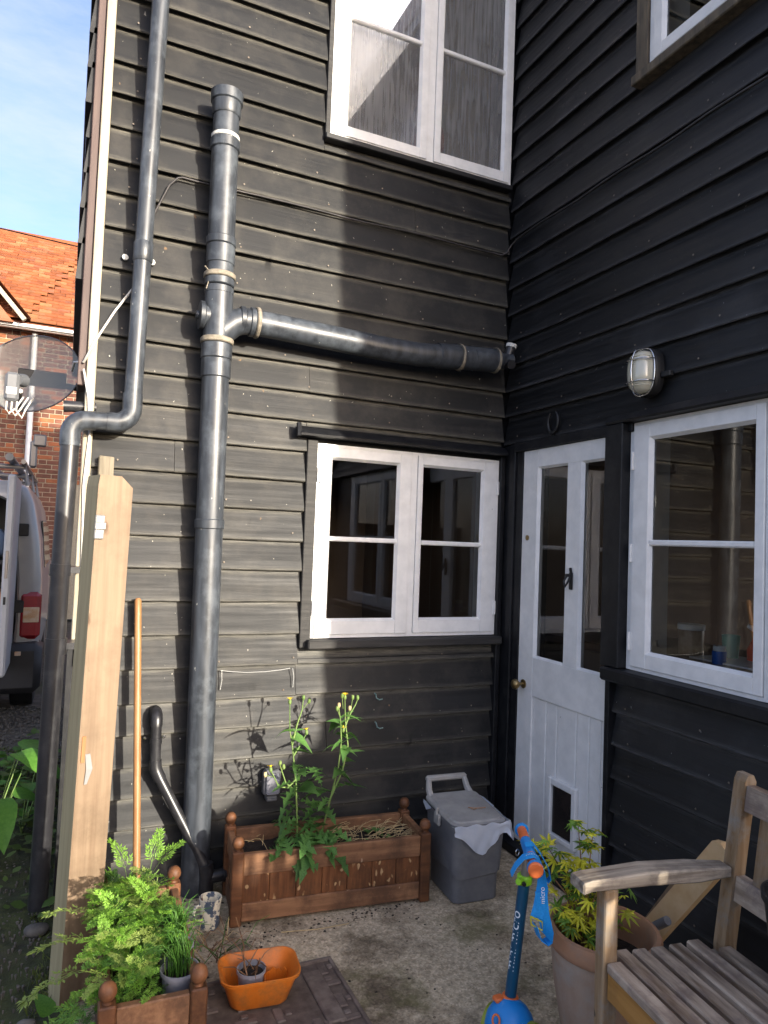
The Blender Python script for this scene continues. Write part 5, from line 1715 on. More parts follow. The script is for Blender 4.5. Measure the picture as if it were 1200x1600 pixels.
for sx in (-1, 1):
    ax = Vector((-0.47, 0.88, 0.0))
    c = Vector((-0.785, -1.29, 0.048)) + ax * (0.062 * sx)
    bm = BMN(); tube(bm, [c - ax * 0.012, c - ax * 0.009, c + ax * 0.009, c + ax * 0.012], [0.040, 0.047, 0.047, 0.040], 26)
    part('wheel', bm, M_WHEEL, sc, smooth=35)
bm = BMN()
dk = Matrix.Translation((-0.785, -1.285, 0.055)) @ Matrix.Rotation(R(-8), 4, 'Z')
loft(bm, [[tuple(dk @ Vector((x, y, z))) for x, y, z in rrect(0.055, 0.24, 0.03, zz, cy=-0.26)] for zz in (-0.01, 0.012)])
part('deck', bm, M_BLUE, sc, smooth=35)
bm = BMN()
c = dk @ Vector((0, -0.50, -0.012))
tube(bm, [c + Vector((-0.012, 0, 0)), c + Vector((0.012, 0, 0))], 0.042, 22)
part('wheel', bm, M_WHEEL, sc, smooth=35)

def text_mesh(txt, size, name):
    cu = bpy.data.curves.new(name, 'FONT')
    cu.body = txt
    cu.size = size
    cu.align_x = 'CENTER'
    cu.align_y = 'CENTER'
    cu.extrude = 0.0002
    cu.resolution_u = 3
    to = bpy.data.objects.new(name, cu)
    COL.objects.link(to)
    dg = bpy.context.evaluated_depsgraph_get()
    me = bpy.data.meshes.new_from_object(to.evaluated_get(dg))
    bpy.data.objects.remove(to)
    me.name = name
    return me
me = text_mesh('mini micro', 0.040, 'stem_lettering')
vx = Vector((-0.40, -0.92, 0)); vx = (vx - sd_ * vx.dot(sd_)).normalized()
facing = Vector((-0.985, -0.17, 0)); facing = (facing - sd_ * facing.dot(sd_)).normalized()
sidev = sd_.cross(facing)
mid_ = sb.lerp(stp, 0.40)
for v in me.vertices:
    x, y, z = v.co
    a = y / 0.0168
    v.co = mid_ + sd_ * x + (facing * math.cos(a) - sidev * math.sin(a) * -1.0 * -1.0) * (0.0168 + z * 0.5)
me.materials.clear(); me.materials.append(M_PRINT)
link('stem_lettering', me, sc)

# lanyard looped over the bar
ln = thing('lanyard', 'bright blue webbing strap looped over the scooter handlebar', 'strap', stp)
def strap(pts, w, side, name='webbing'):
    bm = BMN(); ribbon(bm, pts, w, side, 0.0016)
    return part(name, bm, M_LANY, ln, smooth=60)
o1 = stp + hb * 0.085
rgt = Vector((0.912, -0.41, 0))
# loop over the near grip: up from lower left, over, down the right
loop = [o1 - rgt * 0.060 + Vector((0, 0, -0.035)), o1 - rgt * 0.048 + Vector((0, 0, -0.010)), o1 - rgt * 0.026 + Vector((0, 0, 0.014)), o1 + Vector((0, 0, 0.0205)), o1 + rgt * 0.019 + Vector((0, 0, 0.010)),
        o1 + rgt * 0.027 + Vector((0, 0, -0.02)), o1 + rgt * 0.029 + Vector((0, 0, -0.07)), o1 + rgt * 0.022 + Vector((0, 0, -0.12)), o1 + rgt * 0.014 + Vector((0, 0, -0.150))]
strap(loop, 0.034, [hb] * 3 + [hb, hb, (hb + rgt * 0.3), (hb * 0.8 + rgt), (hb * 0.5 + rgt), (hb * 0.3 + rgt)])
l2 = [o1 + rgt * 0.024 + Vector((0, 0, -0.08)), o1 + rgt * 0.030 + Vector((0, 0, -0.13)), o1 + rgt * 0.044 + Vector((0, 0, -0.185)), o1 + rgt * 0.050 + Vector((0, 0, -0.205)), o1 + rgt * 0.040 + Vector((0, 0, -0.212)), o1 + rgt * 0.022 + Vector((0, 0, -0.200)), o1 + rgt * 0.010 + Vector((0, 0, -0.165))]
strap([p + hb * 0.006 for p in l2], 0.034, [rgt + hb * 0.4] * 3 + [rgt * 0.3 + hb] * 4)
o2 = stp + hb * 0.012
l3 = [o2 + Vector((0, 0, 0.018)) - rgt * 0.012, o2 + rgt * 0.012 + Vector((0, 0, 0.020)), o2 + rgt * 0.034 + Vector((0, 0, -0.006)), o2 + rgt * 0.058 + Vector((0, 0, -0.045)), o2 + rgt * 0.064 + Vector((0, 0, -0.075)), o2 + rgt * 0.056 + Vector((0, 0, -0.085)), o2 + rgt * 0.040 + Vector((0, 0, -0.068)), o2 + rgt * 0.026 + Vector((0, 0, -0.03)), o2 + rgt * 0.016 + Vector((0, 0, -0.004))]
strap(l3, 0.028, hb)
bk = o1 + rgt * 0.012 + Vector((0, 0, -0.155)) + hb * 0.012
bm = BMN()
cw = [(-0.016, 0.014), (0.016, 0.0), (0.018, -0.022), (-0.014, -0.008), (-0.016, 0.014)]
tube(bm, [bk + rgt * a + Vector((0, 0, b)) for a, b in cw], 0.0022, 6)
part('buckle', bm, mat('yellow_buckle', (0.55, 0.5, 0.03), rough=0.4), ln, smooth=60)
bm = BMN()
rg_c = o2 - rgt * 0.03 + Vector((0, 0, -0.008))
tube(bm, [rg_c + Vector((0.006 * math.cos(R(a)), 0.004, 0.009 * math.sin(R(a)))) for a in range(0, 361, 40)], 0.0018, 6)
part('snap_ring', bm, M_CHROME, ln, smooth=60)
me = text_mesh('micro', 0.020, 'strap_lettering')
me.materials.clear(); me.materials.append(M_PRINT)
c = o1 + rgt * 0.027 + Vector((0, 0, -0.085)) - Vector((0, 0, 0))
ax_x = Vector((-0.08, -0.03, 1)).normalized(); nn_ = Vector((-0.41, -0.912, 0.0)).normalized()
ax_y = nn_.cross(ax_x)
for v in me.vertices:
    v.co = c + ax_x * v.co.x + ax_y * v.co.y + nn_ * (0.010 + v.co.z)
link('strap_lettering', me, ln)
me = text_mesh('micro', 0.018, 'strap_lettering')
me.materials.clear(); me.materials.append(M_PRINT)
for v in me.vertices:
    tt = v.co.x
    a = tt / 0.022
    v.co = o1 + rgt * (0.0225 * math.sin(a) - 0.004) + Vector((0, 0, 0.0225 * math.cos(a))) + hb * (-v.co.y)
link('strap_lettering', me, ln)

# ---------------------------------------------------------------- bench, bucket, plank
bn = thing('garden_bench', 'weathered grey brown slatted garden bench with arms by the black wall', 'bench', (-0.775, -1.655, 0.0), R(-8.5))
def bpart(name, b, m, sm=None):
    return part(name, b, m, bn, smooth=sm, world=False)
# local x toward the wall (depth), local -y along the bench
DEP, LEN = 0.345, 1.15
for yy in (0.0, -LEN):
    b = BMN(); box(b, -0.019, 0.019, yy - 0.019, yy + 0.019, 0.0, 0.612, bev=0.003); bpart('leg', b, M_TEAKZ)
    b = BMN()
    lean = 0.055
    pr2 = [(DEP - 0.018, 0.0), (DEP + 0.018, 0.0), (DEP + 0.018, 0.44), (DEP + 0.018 + lean, 0.845), (DEP + 0.010 + lean, 0.862), (DEP - 0.008 + lean, 0.862), (DEP - 0.017 + lean, 0.845), (DEP - 0.018, 0.44)]
    prism(b, pr2, yy - 0.019, yy + 0.019, ident)
    bpart('leg', b, M_TEAKZ)
    b = BMN()
    pts = [(-0.085, 0.0), (-0.06, 0.004), (0.1, 0.012), (0.24, 0.006), (DEP + 0.0, -0.002)]
    for k in range(len(pts) - 1):
        pass
    lo = [b.verts.new((x, yy - (0.032 if i < 4 else 0.022), 0.612 + (0.006 if i in (1, 2) else 0))) for i, (x, z) in enumerate(pts)]
    lo2 = [b.verts.new((x, yy + (0.032 if i < 4 else 0.022), 0.612 + (0.006 if i in (1, 2) else 0))) for i, (x, z) in enumerate(pts)]
    hi = [b.verts.new((x, yy - (0.032 if i < 4 else 0.022), 0.640 + z)) for i, (x, z) in enumerate(pts)]
    hi2 = [b.verts.new((x, yy + (0.032 if i < 4 else 0.022), 0.640 + z)) for i, (x, z) in enumerate(pts)]
    for i in range(4):
        b.faces.new((lo[i], lo[i + 1], hi[i + 1], hi[i])); b.faces.new((lo2[i + 1], lo2[i], hi2[i], hi2[i + 1]))
        b.faces.new((hi[i], hi[i + 1], hi2[i + 1], hi2[i])); b.faces.new((lo[i + 1], lo[i], lo2[i], lo2[i + 1]))
    b.faces.new((lo[0], hi[0], hi2[0], lo2[0])); b.faces.new((lo[-1], lo2[-1], hi2[-1], hi[-1]))
    bmesh.ops.recalc_face_normals(b, faces=b.faces[:])
    bmesh.ops.bevel(b, geom=[e for e in b.edges if e.calc_face_angle(0) > 0.6], offset=0.004, segments=1, affect='EDGES')
    bpart('armrest', b, M_TEAKX)
    b = BMN(); box(b, 0.022, DEP - 0.02, yy - 0.014, yy + 0.014, 0.36, 0.422, bev=0.002); bpart('side_rail', b, M_TEAKX)
b = BMN(); box(b, -0.010, 0.016, -LEN + 0.022, -0.022, 0.362, 0.424, bev=0.002); bpart('front_rail', b, M_TEAKO)
ns = 7
pitch = (DEP + 0.025) / ns
for i in range(ns):
    x0 = -0.012 + i * pitch
    b = BMN()
    z0 = 0.426 - 0.010 * math.sin(i / (ns - 1) * math.pi)
    y_end = 0.028 if i not in (0, 6) else -0.024
    segs = 8
    rings = []
    for k in range(segs + 1):
        y = -LEN - 0.02 + (y_end + LEN + 0.02) * k / segs
        j = 0.0012 * noise.noise(Vector((y * 7, i * 3.1, 0)))
        x1 = x0 + pitch - 0.014
        rings.append([b.verts.new(p) for p in ((x0 + j, y, z0), (x1 + j, y, z0), (x1 + j, y, z0 + 0.017), (x1 - 0.004 + j, y, z0 + 0.0205), (x0 + 0.004 + j, y, z0 + 0.0205), (x0 + j, y, z0 + 0.017))])
    for a, c_ in zip(rings, rings[1:]):
        for q in range(6):
            b.faces.new((a[q], a[(q + 1) % 6], c_[(q + 1) % 6], c_[q]))
    b.faces.new(rings[0]); b.faces.new(rings[-1])
    bpart('seat_slat', b, M_TEAK)
lx = lambda z: DEP + 0.002 + (z - 0.44) * (0.055 / 0.425)
def rail(z0, z1, nm):
    b = BMN()
    prism(b, [(lx(z0) - 0.012, z0), (lx(z0) + 0.014, z0), (lx(z1) + 0.014, z1), (lx(z1) - 0.012, z1)], -LEN + 0.021, -0.021, ident)
    bpart(nm, b, M_TEAK)
rail(0.775, 0.838, 'top_rail'); rail(0.555, 0.615, 'lower_rail')
nsl = 9
for i in range(nsl):
    y = -0.021 - 0.105 - i * (LEN - 0.20) / (nsl - 1) + 0.035
    b = BMN()
    prism(b, [(lx(0.61) - 0.007, 0.6155), (lx(0.61) + 0.007, 0.6155), (lx(0.775) + 0.007, 0.7745), (lx(0.775) - 0.007, 0.7745)], y - 0.022, y + 0.022, ident)
    bpart('back_slat', b, M_TEAKZ)

bu = Vector((-0.462, -1.962, 0.4475))
bk_t = thing('bucket', 'black plastic bucket standing on the bench at the picture edge', 'bucket', bu)
bm = BMN()
lathe(bm, [(0, 0.0), (0.080, 0.0), (0.103, 0.205), (0.109, 0.207), (0.110, 0.222), (0.104, 0.224), (0.099, 0.205), (0.077, 0.008), (0, 0.008)], 32, Matrix.Translation(bu))
part('bucket_body', bm, M_BUCKET, bk_t, smooth=40)
bm = BMN()
tube(bm, [bu + Vector((0.108 * math.cos(R(a)), 0.05 * math.sin(R(a)) - 0.04, 0.20 - 0.06 * math.sin(R(a)))) for a in range(0, 181, 20)], 0.003, 6)
part('bail_handle', bm, M_ZINC, bk_t, smooth=60)

def oriented_plank(name, p0, p1, width, thick, wdir, m, label, cat, cham=0.0):
    p0, p1 = Vector(p0), Vector(p1)
    ax = (p1 - p0).normalized()
    w = Vector(wdir); w = (w - ax * w.dot(ax)).normalized()
    t = ax.cross(w)
    bm = BMN()
    L_ = (p1 - p0).length
    pts = [(-width / 2, 0), (width / 2, 0), (width / 2, L_ - cham), (width / 2 - cham, L_), (-width / 2 + cham * 0.4, L_), (-width / 2, L_ - cham * 0.6)]
    a = [bm.verts.new(p0 + w * x + ax * y - t * thick / 2) for x, y in pts]
    b = [bm.verts.new(p0 + w * x + ax * y + t * thick / 2) for x, y in pts]
    n = len(pts)
    bm.faces.new(a); bm.faces.new(b[::-1])
    for i in range(n):
        bm.faces.new((a[i], b[i], b[(i + 1) % n], a[(i + 1) % n]))
    return tag(part(name, bm, m, None), label, cat)
M_PINE2 = mat('pine_plank', (0.50, 0.32, 0.15), (0.60, 0.42, 0.23), rough=0.6, scale=(12, 12, 12), bump=0.1)
oriented_plank('pine_plank', (-0.235, -1.13, 0.012), (-0.235, -1.545, 0.585), 0.072, 0.026, (0, 0.8, 0.6), M_PINE2, 'pale pine plank leaning at an angle behind the bench arm', 'plank', 0.02)
oriented_plank('split_plank', (-0.20, -1.11, 0.02), (-0.20, -1.36, 0.40), 0.05, 0.014, (0, 0.8, 0.6), M_PINE, 'short splintered plank end behind the longer pine plank', 'plank', 0.02)
bm = BMN()
tube(bm, [(-0.33, -1.20, 0.14), (-0.305, -1.30, 0.235), (-0.30, -1.395, 0.318)], [0.013, 0.0135, 0.0135], 14)
tag(part('tool_handle', bm, M_BIN, None, smooth=50), 'dark grey tool handle poking out in front of the leaning plank', 'handle')

# ---------------------------------------------------------------- kitchen things behind the window
ct = thing('kitchen_counter', 'dark wooden kitchen worktop behind the right hand window', 'worktop', (0.62, -1.2, 0.06))
bm = BMN(); box(bm, 0.24, 0.85, -2.40, 0.08, 0.955, 0.995, bev=0.004)
part('worktop', bm, mat('dark_worktop', (0.06, 0.03, 0.02), (0.10, 0.055, 0.035), rough=0.35, scale=(30, 3, 30)), ct)
bm = BMN(); box(bm, 0.28, 0.80, -2.38, 0.06, 0.06, 0.954)
part('cupboard', bm, M_INT, ct)
def can(name, label, cat, c, prof, m, extra=None):
    t = thing(name, label, cat, c)
    bm = BMN(); lathe(bm, prof, 22, Matrix.Translation(c)); part('body', bm, m, t, smooth=40)
    if extra:
        bm = BMN(); lathe(bm, extra[0], 22, Matrix.Translation(c)); part('lid', bm, extra[1], t, smooth=40)
    return t
M_JAR = mat('brown_jar_contents', (0.30, 0.18, 0.10), (0.45, 0.32, 0.22), rough=0.3, scale=(20, 20, 20))
M_WPL = mat('white_plastic', (0.7, 0.7, 0.7), rough=0.4)
M_NAVY = mat('blue_label', (0.015, 0.12, 0.5), rough=0.4)
M_GRN = mat('green_tumbler', (0.14, 0.38, 0.28), rough=0.3)
M_RED = mat('red_bottle', (0.75, 0.06, 0.02), rough=0.3)
can('storage_jar', 'square lidded storage jar on the worktop behind the window', 'jar', Vector((0.46, -0.78, 0.995)), [(0, 0), (0.050, 0), (0.052, 0.10), (0.05, 0.105), (0, 0.105)], M_JAR, ([(0, 0.106), (0.055, 0.106), (0.055, 0.128), (0, 0.128)], M_WPL))
can('supplement_tub', 'small blue and white lidded tub on the worktop behind the window', 'tub', Vector((0.37, -1.0, 0.995)), [(0, 0), (0.026, 0), (0.027, 0.045), (0.026, 0.05), (0, 0.05)], M_NAVY, ([(0, 0.051), (0.024, 0.051), (0.024, 0.07), (0, 0.07)], M_WPL))
can('green_tumbler', 'green plastic tumbler behind the blue and white tub', 'tumbler', Vector((0.52, -0.93, 0.995)), [(0, 0), (0.028, 0), (0.036, 0.10), (0.034, 0.10), (0.026, 0.006), (0, 0.006)], M_GRN)
t = can('spray_bottle', 'red spray bottle with a pale trigger behind the window', 'bottle', Vector((0.56, -1.02, 0.995)), [(0, 0), (0.036, 0), (0.038, 0.05), (0.022, 0.085), (0.012, 0.10), (0.012, 0.115), (0, 0.115)], M_RED)
bm = BMN(); tube(bm, [(0.56, -1.02, 1.11), (0.56, -1.015, 1.125), (0.55, -0.985, 1.14)], [0.012, 0.013, 0.008], 10); part('trigger', bm, M_WPL, t, smooth=50)
tap = thing('kitchen_tap', 'tall curved chrome kitchen tap behind the window', 'tap', (0.66, -1.10, 0.995))
bm = BMN()
tube(bm, [(0.66, -1.10, 0.995), (0.66, -1.10, 1.16)] + [tuple(v) for v in arc((0.66, -1.16, 1.17), (0, 1, 0), (0, 0, 1), 0.06, 0, 170, 10)] , 0.009, 12)
part('spout', bm, M_CHROME, tap, smooth=60)
bm = BMN(); tube(bm, [(0.66, -1.10, 0.995), (0.66, -1.10, 1.04)], 0.022, 14); part('tap_base', bm, M_CHROME, tap, smooth=50)
bm = BMN(); tube(bm, [(0.55, -1.13, 0.997), (0.60, -1.075, 1.20)], 0.010, 10)
tag(part('wooden_spoon', bm, M_HANDLE, None, smooth=60), 'wooden spoon handle leaning beside the kitchen tap', 'spoon')
bm = BMN(); box(bm, 0.36, 0.60, -1.22, -0.86, 0.9955, 1.003, bev=0.002)
tag(part('chopping_board', bm, M_WPL, None), 'white chopping board lying on the kitchen worktop', 'board')
# upstairs: white cloth hung diagonally, a dark cabinet, something red brown
cur = thing('curtain', 'white curtain drawn aside behind the left misted upstairs pane', 'curtain', (-0.75, 0.15, 3.3))
bm = BMN()
pts = []
N1, N2 = 24, 8
g = []
for j in range(N2 + 1):
    z = 3.30 + (4.72 - 3.30) * j / N2
    xr = -0.93 + (z - 3.36) * 0.62
    xr = min(xr, -0.03)
    xl_ = -0.98
    g.append([bm.verts.new((xl_ + (xr - xl_) * i / N1, 0.052 + 0.004 * math.sin(i * 1.3), z)) for i in range(N1 + 1)])
for j in range(N2):
    for i in range(N1):
        bm.faces.new((g[j][i], g[j][i + 1], g[j + 1][i + 1], g[j + 1][i]))
part('cloth', bm, M_CURT, cur, smooth=60)
cab = thing('wardrobe', 'dark wardrobe standing in the upstairs room behind the misted glass', 'wardrobe', (-0.75, 1.2, 2.55))
bm = BMN(); box(bm, -1.3, -0.18, 0.7, 1.2, 2.55, 4.6, bev=0.01)
part('carcass', bm, mat('dark_wardrobe', (0.03, 0.022, 0.018), (0.05, 0.035, 0.03), rough=0.5), cab)
bm = BMN(); lathe(bm, [(0, 0), (0.05, 0.0), (0.085, 0.06), (0.09, 0.12), (0.055, 0.19), (0.035, 0.22), (0, 0.22)], 20, Matrix.Translation((-0.38, 0.32, 3.50)) @ Matrix.Rotation(R(25), 4, 'Y'))
tag(part('red_brown_vase', bm, mat('red_brown_clay', (0.16, 0.05, 0.03), (0.2, 0.07, 0.045), rough=0.7), None, smooth=50), 'blurred red brown vase behind the right misted upstairs pane', 'vase')
bm = BMN(); box(bm, -0.6, -0.2, 0.25, 0.42, 2.55, 3.50)
tag(part('window_chest', bm, M_INT, None), 'low chest under the upstairs window carrying the vase', 'chest')

# ---------------------------------------------------------------- satellite dish
DC = Vector((-2.215, 0.86, 2.195))
dish = thing('satellite_dish', 'translucent grey satellite dish fixed to the cottage corner', 'satellite dish', (-2.0, 0.86, 2.15))
def meshmat():
    m = bpy.data.materials.new('perforated_dish_mesh')
    m.use_nodes = True
    N, L = m.node_tree.nodes, m.node_tree.links
    b = N['Principled BSDF']
    b.inputs['Base Color'].default_value = (0.20, 0.21, 0.20, 1)
    b.inputs['Roughness'].default_value = 0.6
    tr = N.new('ShaderNodeBsdfTransparent')
    mx = N.new('ShaderNodeMixShader')
    mx.inputs[0].default_value = 0.76
    L.new(tr.outputs[0], mx.inputs[1]); L.new(b.outputs[0], mx.inputs[2])
    L.new(mx.outputs[0], N['Material Output'].inputs[0])
    return m
dn_ = Vector((-0.42, -0.88, 0.22)).normalized()
du = dn_.cross(Vector((0, 0, 1))).normalized() * -1
dv = dn_.cross(du) * -1
if dv.z < 0: dv = -dv
bm = BMN()
rings = [[bm.verts.new(DC - dn_ * 0.05)]]
for i in range(1, 9):
    t = i / 8
    rings.append([bm.verts.new(DC + du * (0.245 * t * math.cos(2 * math.pi * k / 40)) + dv * (0.205 * t * math.sin(2 * math.pi * k / 40)) - dn_ * 0.05 * (1 - t * t)) for k in range(40)])
for a, b in zip(rings, rings[1:]):
    for k in range(40):
        if len(a) == 1:
            bm.faces.new((a[0], b[k], b[(k + 1) % 40]))
        else:
            bm.faces.new((a[k], b[k], b[(k + 1) % 40], a[(k + 1) % 40]))
rim_pts = [v.co.copy() for v in rings[-1]]
part('reflector', bm, meshmat(), dish, smooth=80)
bm = BMN(); tube(bm, rim_pts + [rim_pts[0]], 0.0035, 6, cap=False)
part('rim', bm, M_BIN, dish, smooth=80)
M_LNB = mat('grey_lnb_plastic', (0.09, 0.095, 0.105), (0.12, 0.125, 0.135), rough=0.5)
lc = Vector((-2.262, 0.48, 2.045))
bm = BMN(); box(bm, lc.x - 0.032, lc.x + 0.026, lc.y - 0.02, lc.y + 0.02, lc.z - 0.062, lc.z + 0.066, bev=0.012)
part('receiver', bm, M_LNB, dish, smooth=35)
bm = BMN(); box(bm, lc.x - 0.024, lc.x + 0.018, lc.y - 0.0215, lc.y - 0.0203, lc.z - 0.032, lc.z - 0.002)
part('label_sticker', bm, M_PALE, dish)
bm = BMN(); tube(bm, [lc + Vector((0.015, 0.01, 0.04)), lc + Vector((0.038, 0.05, 0.045))], [0.026, 0.03], 16)
part('feed_horn', bm, M_LNB, dish, smooth=50)
bm = BMN(); tube(bm, [lc + Vector((0.03, 0.01, -0.01)), DC - dv * 0.20 - du * 0.02 + dn_ * 0.01, DC - dv * 0.12 - dn_ * 0.09], 0.010, 8)
part('arm', bm, M_GREYM, dish, smooth=50)
for k in range(3):
    x = lc.x - 0.02 + k * 0.02
    bm = BMN(); tube(bm, [(x, lc.y, lc.z - 0.06), (x - 0.002, lc.y, lc.z - 0.10), (x + 0.01 + k * 0.006, lc.y, lc.z - 0.115 - 0.008 * k), (x + 0.035, lc.y + 0.01, lc.z - 0.09), (x + 0.06, lc.y + 0.05, lc.z - 0.03)], 0.0045, 6)
    part('coax_lead', bm, M_WCABLE, dish, smooth=80)
bm = BMN()
tube(bm, [DC - dn_ * 0.06, DC + Vector((0.10, 0.10, -0.02)), (-1.985, 0.95, 2.16)], 0.016, 10)
box(bm, -2.005, -1.94, 0.9, 1.0, 2.06, 2.28)
box(bm, DC.x - 0.06, DC.x + 0.16, DC.y + 0.055, DC.y + 0.075, DC.z - 0.05, DC.z + 0.03, lambda x, y, z: (x, y, z), bev=0.004)
part('wall_bracket', bm, M_BLACKI, dish, smooth=35)

# ---------------------------------------------------------------- van
van = thing('parked_van', 'silver grey van parked in the yard with its rear door open', 'van', (-3.0, 4.6, 0.0))
M_VAN = mat('silver_van_paint', (0.30, 0.298, 0.295), (0.35, 0.345, 0.34), rough=0.32, metal=0.0, coat=0.5, scale=(4, 4, 4), dirt=(0.25, 0.22, 0.19), dirt_amt=0.3, dirt_scale=4)
M_VANW = mat('white_van_panel', (0.42, 0.42, 0.425), (0.48, 0.48, 0.485), rough=0.4, scale=(4, 4, 4))
M_VANB = mat('black_van_plastic', (0.015, 0.015, 0.017), (0.025, 0.025, 0.027), rough=0.6)
VX, VY = -2.165, 2.80
bm = BMN()
def vsec(y, s=0.0):
    w = VX - s
    return [(w + 0.0, y, 0.45), (w + 0.012, y, 0.75), (w + 0.008, y, 1.05), (w - 0.02, y, 1.35), (w - 0.07, y, 1.62), (w - 0.12, y, 1.74), (w - 0.22, y, 1.785), (-3.66, y, 1.785), (-3.76, y, 1.74), (-3.81, y, 1.62), (-3.87, y, 1.35), (-3.9, y, 1.05), (-3.9, y, 0.75), (-3.88, y, 0.45)]
def vin(y, k):
    return [(x - k if x > -3.0 else x + k, yy, z - (k * 0.6 if z > 1.7 else 0)) for x, yy, z in vsec(y)]
secs = [vin(VY + 0.03, 0.165), vin(VY - 0.02, 0.15), vin(VY - 0.015, 0.10), vin(VY + 0.01, 0.05), vin(VY + 0.05, 0.018), vsec(VY + 0.12), vsec(VY + 2.6), [(x * 1.0, y, z * (0.9 if z > 1.1 else 1)) for x, y, z in vsec(VY + 3.1)], [(x, y, min(z, 1.05)) for x, y, z in vsec(VY + 3.9)]]
rg_ = [[bm.verts.new(p) for p in s_] for s_ in secs]
n = len(rg_[0])
for a, b in zip(rg_, rg_[1:]):
    for k in range(n):
        bm.faces.new((a[k], a[(k + 1) % n], b[(k + 1) % n], b[k]))
bm.faces.new(rg_[-1])
part('body', bm, M_VAN, van, smooth=40)
bm = BMN(); box(bm, -3.75, VX - 0.16, VY + 0.9, VY + 0.95, 0.46, 1.7)
part('bulkhead', bm, M_VANB, van)
bm = BMN(); box(bm, -3.75, VX - 0.16, VY, VY + 0.9, 0.46, 0.50)
part('load_floor', bm, M_VANB, van)
M_TAIL = mat('red_lamp_lens', (0.22, 0.006, 0.012), (0.27, 0.01, 0.016), rough=0.2, spec=0.6)
M_AMB = mat('amber_clear_lens', (0.5, 0.3, 0.16), (0.6, 0.5, 0.4), rough=0.2, scale=(20, 20, 30))
tl = thing
bm = BMN(); box(bm, VX - 0.140, VX + 0.010, VY - 0.032, VY + 0.12, 0.62, 0.965, bev=0.03)
tlo = part('tail_light', bm, M_TAIL, van, smooth=30)
bm = BMN(); box(bm, VX - 0.105, VX + 0.000, VY - 0.039, VY - 0.020, 0.745, 0.855, bev=0.004)
part('indicator_lens', bm, M_AMB, tlo)
bm = BMN()
box(bm, -3.92, VX + 0.035, VY - 0.13, VY + 0.30, 0.24, 0.60, bev=0.05)
part('rear_bumper', bm, M_VANB, van, smooth=40)
bm = BMN(); box(bm, VX - 0.14, VX - 0.10, VY - 0.137, VY - 0.128, 0.52, 0.55, bev=0.003)
part('bumper_reflector', bm, M_AMB, van)
for y in (VY + 0.75, VY + 3.2):
    for x in (VX - 0.11, -3.79):
        bm = BMN(); tube(bm, [(x - 0.09, y, 0.30), (x - 0.08, y, 0.30), (x + 0.08, y, 0.30), (x + 0.09, y, 0.30)], [0.27, 0.31, 0.31, 0.27], 28)
        wh = part('wheel', bm, M_BUCKET, van, smooth=35)
        bm = BMN(); tube(bm, [(x + 0.085, y, 0.30), (x + 0.095, y, 0.30)], [0.19, 0.17], 20)
        part('rim', bm, M_ZINC, wh)
dr = BMN()
hx_, hy_ = VX - 0.165, VY - 0.01
box(dr, hx_ - 0.050, hx_, hy_ - 0.62, hy_, 0.46, 1.78, bev=0.012)
vd = part('rear_door', dr, M_VANW, van, label='white inner edge of the open rear door')
for z in (0.86, 1.42):
    bm = BMN(); box(bm, hx_ - 0.02, VX - 0.10, VY - 0.034, VY - 0.013, z - 0.045, z + 0.045, bev=0.006)
    part('hinge', bm, M_VANB, vd)
bm = BMN(); box(bm, hx_ - 0.036, hx_ - 0.018, hy_ - 0.626, hy_ - 0.619, 1.10, 1.28, bev=0.002)
part('door_latch', bm, M_GREYM, vd)
bm = BMN(); box(bm, hx_ - 0.034, hx_ - 0.020, hy_ - 0.628, hy_ - 0.619, 0.93, 0.98, bev=0.002)
part('door_latch', bm, M_BLACKI, vd)
bm = BMN(); box(bm, VX + 0.001, VX + 0.014, VY + 0.55, VY + 2.3, 1.12, 1.5, lambda x, y, z: (x - (z - 1.05) * 0.09, y, z), bev=0.004)
part('side_window', bm, mat('van_glass', (0.015, 0.018, 0.02), rough=0.08, spec=0.6), van)
bm = BMN()
for y in (VY + 0.25, VY + 1.3, VY + 2.3):
    tube(bm, [(VX - 0.14, y, 1.76), (VX - 0.16, y, 1.90), (-3.7, y, 1.90), (-3.72, y, 1.76)], 0.018, 8)
for x in (VX - 0.17, -3.7):
    tube(bm, [(x, VY + 0.1, 1.93), (x, VY + 2.5, 1.93)], 0.018, 8)
part('roof_rack', bm, M_GREYM, van, smooth=50)
for (x, r_, m_, lab) in ((-2.42, 0.028, M_ZINC, 'right silver'), (-2.62, 0.028, M_ZINC, 'left silver')):
    bm = BMN(); tube(bm, [(x, VY - 0.05, 1.945), (x, VY + 2.7, 1.945)], r_, 12)
    tag(part('ladder_pole', bm, m_, None, smooth=50), lab + ' pole lying lengthways on the van roof rack', 'pole')
bm = BMN(); box(bm, -2.30, -2.25, VY + 0.15, VY + 0.22, 1.90, 2.10, bev=0.01); box(bm, -2.28, -2.19, VY + 0.13, VY + 0.20, 2.06, 2.15, bev=0.01)
part('rack_clamp', bm, M_GREYM, van)
bm = BMN(); box(bm, -2.75, -2.40, VY + 0.1, VY + 0.5, 0.5, 0.95, bev=0.02)
tag(part('orange_crate', bm, mat('orange_crate', (0.4, 0.16, 0.05), (0.45, 0.2, 0.07), rough=0.6), None), 'orange brown tool crate inside the open van', 'crate')
bm = BMN(); box(bm, -2.75, -2.42, VY + 0.12, VY + 0.5, 1.2, 1.42, bev=0.05)
tag(part('blue_bag', bm, mat('blue_bag', (0.10, 0.15, 0.26), (0.14, 0.2, 0.32), rough=0.7), None, smooth=60), 'blue dust sheet bundle inside the open van', 'bundle')
bm = BMN(); box(bm, -2.78, -2.36, VY + 0.08, VY + 0.6, 1.16, 1.19); box(bm, -2.78, -2.74, VY + 0.08, VY + 0.6, 0.5, 1.16)
part('load_shelf', bm, M_VANB, van)

